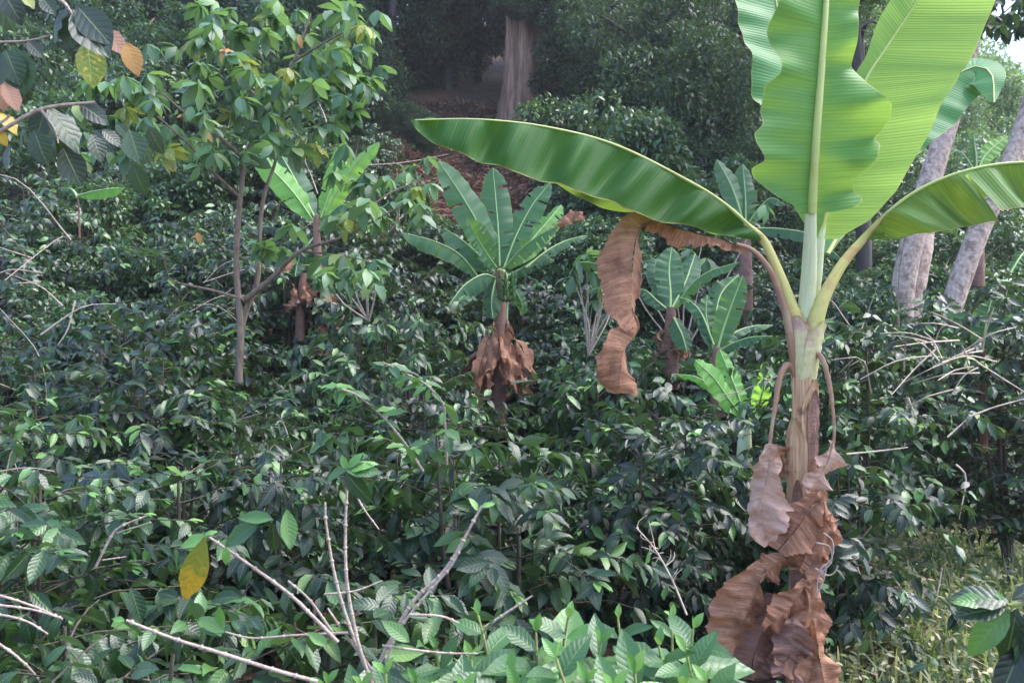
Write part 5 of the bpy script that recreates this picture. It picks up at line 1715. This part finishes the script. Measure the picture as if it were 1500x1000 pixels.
bare = thing('pruned_coffee', 'pruned coffee bush with long bare pinkish stems crossing in a V', 'coffee bush', pp(540, 1080, 2.7))
for pts, dd_, r in [
        ([(540, 1000), (600, 888), (655, 830), (706, 740)], 2.6, .0075), ([(560, 1000), (580, 930), (625, 870), (660, 830), (678, 795)], 2.55, .0055),
        ([(545, 1000), (515, 925), (492, 850), (478, 770), (476, 735)], 2.6, .0065), ([(540, 990), (522, 930), (508, 850), (506, 770), (510, 690)], 2.55, .0065),
        ([(548, 985), (500, 920), (480, 890)], 2.7, .006), ([(495, 940), (430, 875), (370, 830), (306, 786)], 2.5, .0065), ([(490, 930), (455, 880), (422, 850)], 2.6, .005),
        ([(465, 998), (400, 980), (330, 958), (255, 935), (185, 908)], 2.3, .0065), ([(510, 926), (430, 930), (370, 934), (330, 925)], 2.55, .0045), ([(710, 918), (745, 895), (780, 872)], 2.6, .005),
        ([(600, 900), (645, 902), (672, 912)], 2.5, .005), ([(560, 945), (640, 955), (700, 957)], 2.4, .004), ([(475, 870), (520, 865), (560, 850)], 2.7, .004), ([(505, 690), (530, 740), (555, 775)], 2.9, .004)]:
    twig_with_leaves(bare, pts, dd_ * 0.86, r * 0.74)
for x, y, tx, ty, dd_, me in [(505, 690, 545, 742, 2.5, LEAF_ME[0]), (505, 688, 560, 690, 2.5, FORE_ME[1]), (508, 685, 470, 700, 2.5, FORE_ME[2]), (510, 686, 530, 660, 2.5, YOUNG_ME[0]), (508, 688, 500, 665, 2.5, YOUNG_ME[1]), (512, 690, 552, 668, 2.5, YOUNG_ME[2]),
                              (420, 745, 424, 805, 2.45, FORE_ME[3]), (400, 765, 400, 818, 2.5, LEAF_ME[2]), (385, 765, 340, 785, 2.5, LEAF_ME[4]), (380, 765, 325, 800, 2.5, FORE_ME[1]), (400, 760, 345, 755, 2.5, FORE_ME[5]), (405, 762, 440, 800, 2.5, LEAF_ME[1]), (330, 800, 332, 830, 2.45, YOUNG_ME[0]),
                              (305, 785, 262, 800, 2.5, YOUNG_ME[1]), (300, 783, 318, 775, 2.5, YOUNG_ME[2]), (183, 908, 162, 904, 2.3, YOUNG_ME[0]), (330, 925, 285, 898, 2.5, FORE_ME[2]), (330, 925, 290, 918, 2.5, FORE_ME[0]), (325, 920, 322, 885, 2.5, YOUNG_ME[3]),
                              (600, 940, 560, 905, 2.4, FORE_ME[0]), (480, 945, 450, 925, 2.5, YOUNG_ME[1]), (705, 742, 725, 735, 2.6, YOUNG_ME[0]), (700, 748, 690, 725, 2.6, YOUNG_ME[2])]:
    put_leaf(bare, me, x, y, dd_ * 0.86, (tx, ty), up=(RNG.normal(0, .3), -0.8, 0.6))
def turning_mat():
    k = NT('leaf_turning_yellow')
    sx = k.n('ShaderNodeSeparateXYZ', {0: k.n('ShaderNodeUVMap').outputs[0]})
    u, v = sx.outputs[0], sx.outputs[1]
    obj = k.n('ShaderNodeTexCoord').outputs['Object']
    nz = k.noise(obj, 6.0, 4.0, 0.65)
    g = k.smooth(k.m('ADD', u, k.m('MULTIPLY', k.m('SUBTRACT', nz, 0.5), 1.6)), 0.3, 0.75)
    av = k.m('ABSOLUTE', k.m('SUBTRACT', k.m('MULTIPLY', v, 2.0), 1.0))
    rib = k.m('ABSOLUTE', k.m('SINE', k.m('MULTIPLY', k.m('SUBTRACT', k.m('MULTIPLY', u, 9.0), k.m('MULTIPLY', av, 1.5)), math.pi)))
    col = k.mix(g, (0.10, 0.15, 0.02), (0.44, 0.25, 0.02))
    col = k.mix(k.m('MULTIPLY', k.smooth(rib, 0.25, 0.0), 0.5), col, (0.22, 0.24, 0.03))
    col = k.mix(k.smooth(k.noise(obj, 38.0, 2.0), 0.64, 0.7), col, (0.12, 0.06, 0.015))
    col = k.mix(k.smooth(k.m('ADD', u, k.m('MULTIPLY', nz, 0.15)), 1.0, 1.06), col, (0.3, 0.12, 0.03))
    return k.finish(col, 0.5, rib, 0.3, 0.005, (0.5, 0.38, 0.04), 0.2, 0.4)


BY = single('big_yellow_leaf', leaf_tm(8, 2, .18, .52, .3, .2, .03, 8.0, seed=90), turning_mat())
put_leaf(bare, BY, 300, 785, 2.45 * 0.86, (268, 892), up=(0.35, -1, 0.2), label='large yellow leaf turning from green')

lb = thing('pruned_coffee', 'bare pinkish coffee branches poking in at the bottom left corner', 'coffee bush', pp(-60, 1000, 2.6))
for pts, dd_, r in [([(-60, 860), (0, 872), (50, 888), (92, 906)], 2.6, .005), ([(-60, 880), (0, 886), (50, 893), (90, 905)], 2.55, .0045), ([(-60, 895), (0, 900), (40, 910), (70, 928)], 2.5, .0045), ([(-40, 920), (10, 950), (40, 975), (62, 1000)], 2.4, .0045), ([(60, 985), (110, 978)], 2.5, .004),
                    ([(140, 830), (160, 790), (175, 772), (215, 755)], 3.0, .005), ([(172, 780), (220, 765)], 3.0, .003), ([(150, 820), (185, 815)], 3.0, .003), ([(0, 690), (40, 685), (80, 690)], 3.4, .003)]:
    twig_with_leaves(lb, pts, dd_ * 0.92, r * 0.85)
for q in range(26):
    rg = np.random.default_rng(3000 + q)
    x, y = rg.uniform(-10, 240), rg.uniform(860, 1010)
    put_leaf(lb, LEAF_ME[q % 6], x, y, 2.5 + rg.normal(0, .12), (x + rg.normal(12, 22), y + rg.uniform(25, 60)), up=(rg.normal(0, .4), -.6, .8))

br = thing('leafy_branch', 'light leafy coffee branch arching up below the skirted banana', 'coffee bush', pp(640, 720, 4.0))
twig_with_leaves(br, [(655, 680), (652, 620), (648, 590), (622, 562), (590, 545), (560, 530)], 4.0, .006, dd=-.2)
twig_with_leaves(br, [(620, 690), (590, 645), (560, 610), (525, 580), (500, 570)], 4.0, .006, dd=-.2)
rg = np.random.default_rng(31)
for q in range(46):
    pth = [(655, 640), (648, 592), (620, 560), (590, 546), (562, 532)] if q % 2 == 0 else [(600, 660), (565, 615), (528, 582), (500, 570), (488, 566)]
    f = rg.uniform(0, len(pth) - 1.01)
    k = int(f)
    x = pth[k][0] + (pth[k + 1][0] - pth[k][0]) * (f - k)
    y = pth[k][1] + (pth[k + 1][1] - pth[k][1]) * (f - k)
    a = rg.uniform(0, 6.28)
    l = rg.uniform(26, 44)
    put_leaf(br, (FORE_ME + YOUNG_ME)[int(rg.integers(0, 9))], x, y, 3.85 + rg.normal(0, .05), (x + math.cos(a) * l, y + abs(math.sin(a)) * l * .6 - 6), up=(0, -.5, .9), dd=rg.normal(0, .06))


def spray(root, pts, d, n, seed, ln=(20, 60), mat='twigpale', r=.0035):
    rg = np.random.default_rng(seed)
    C = twig_with_leaves(root, pts, d, r, mat=mat, nodes=False)
    mb = MB()
    for _ in range(n):
        p = C[int(rg.integers(len(C) // 3, len(C)))]
        t = nrm(C[-1] - C[0])
        e = p + (t * rg.uniform(.1, .7) + nrm(rg.normal(size=3)) * [1, .6, 1] * rg.uniform(.4, .9)) * rg.uniform(*ln) * d / FPX
        mb.tube([p, (p + e) / 2 + rg.normal(0, .008, 3), e], [r * .5, r * .25], 4, 5)
    mb.build('twiglets', M[mat], root)


dt = thing('dead_twig', 'dry straw-coloured dead twig with fine sidelets left of the skirt', 'twig', pp(1010, 920, 3.0))
spray(dt, [(1006, 900), (985, 850), (960, 805), (932, 772)], 3.0, 16, 4, (15, 45))
tg = thing('dead_twigs', 'tangle of dead pale twigs on top of the right-hand coffee bush', 'twig', pp(1420, 600, 5.0))
rg = np.random.default_rng(44)
for i in range(22):
    x0, y0 = 1395 + rg.normal(0, 30), 515 + rg.normal(0, 16)
    a = math.pi + rg.normal(0, .5) if i % 3 else -math.pi / 2 + rg.normal(0, .5)
    l = rg.uniform(50, 110)
    x1, y1 = x0 + math.cos(a) * l, y0 + math.sin(a) * l * .75 + 14
    mb = MB()
    mb.tube([pp(x0, y0, 4.9 + rg.normal(0, .1)), pp((x0 + x1) / 2, (y0 + y1) / 2 - rg.uniform(0, 10), 4.8), pp(x1, y1, 4.8 + rg.normal(0, .15))], [.005, .0025], 5, 8)
    mb.build('twig', M['twigpale'], tg)
for pts in ([(1430, 530), (1470, 555), (1510, 580)], [(1420, 610), (1460, 595), (1510, 582)], [(1330, 582), (1342, 612)], [(1388, 640), (1415, 615)], [(1240, 665), (1290, 660), (1330, 655)], [(1255, 830), (1263, 860), (1250, 930)], [(1284, 850), (1276, 890), (1266, 930)], [(1400, 680), (1415, 700), (1405, 760)],
            [(1380, 830), (1370, 880), (1350, 930)], [(1345, 900), (1380, 940)]):
    mb = MB()
    mb.tube([pp(x, y, 5.0) for x, y in pts], [.006, .003], 6, 10, wob=.08)
    mb.build('twig', M['twigpale'], tg)
hp = thing('fallen_twig', 'pinkish bare twigs sticking out of the lower left slope', 'twig', pp(60, 660, 6.0))
for pts in ([(0, 652), (40, 636), (74, 633)], [(20, 650), (30, 640)], [(170, 690), (200, 660)], [(110, 440), (100, 480), (85, 505)], [(60, 490), (120, 450), (170, 445)]):
    mb = MB()
    mb.tube([pp(x, y, 6.0) for x, y in pts], [.007, .003], 6, 8, wob=.08)
    mb.build('twig', M['twigpale'], hp)

# dark branch in the bottom right corner
d = 1.7
rc = thing('corner_branch', 'dark broad-leaved coffee branch in the bottom right corner close to the camera', 'branch', pp(1560, 960, d))
mb = MB()
mb.tube([pp(1600, 930, d), pp(1530, 890, d), pp(1475, 885, d)], [.004, .003], 6, 10)
mb.build('stem', M['twiggreen'], rc)
for i, (x, y, tx, ty, me) in enumerate([(1478, 880, 1396, 862, LEAF_ME[4]), (1474, 888, 1398, 900, LEAF_ME2[1]), (1490, 890, 1470, 985, LEAF_ME[0]), (1478, 892, 1410, 965, LEAF_ME[2]), (1500, 900, 1508, 1010, LEAF_ME[1]), (1482, 878, 1530, 850, LEAF_ME[5]), (1495, 880, 1560, 900, LEAF_ME[4]), (1472, 886, 1462, 866, YOUNG_ME[0]), (1500, 940, 1460, 1030, LEAF_ME[3]), (1450, 880, 1396, 880, YOUNG_ME[1])]):
    put_leaf(rc, me, x, y, d, (tx, ty), up=(RNG.normal(0, .2), -.7, .7))

print('objects', len(bpy.data.objects), 'bushes', len(bushes), 'tris', sum(len(m.polygons) * 2 for m in bpy.data.meshes))
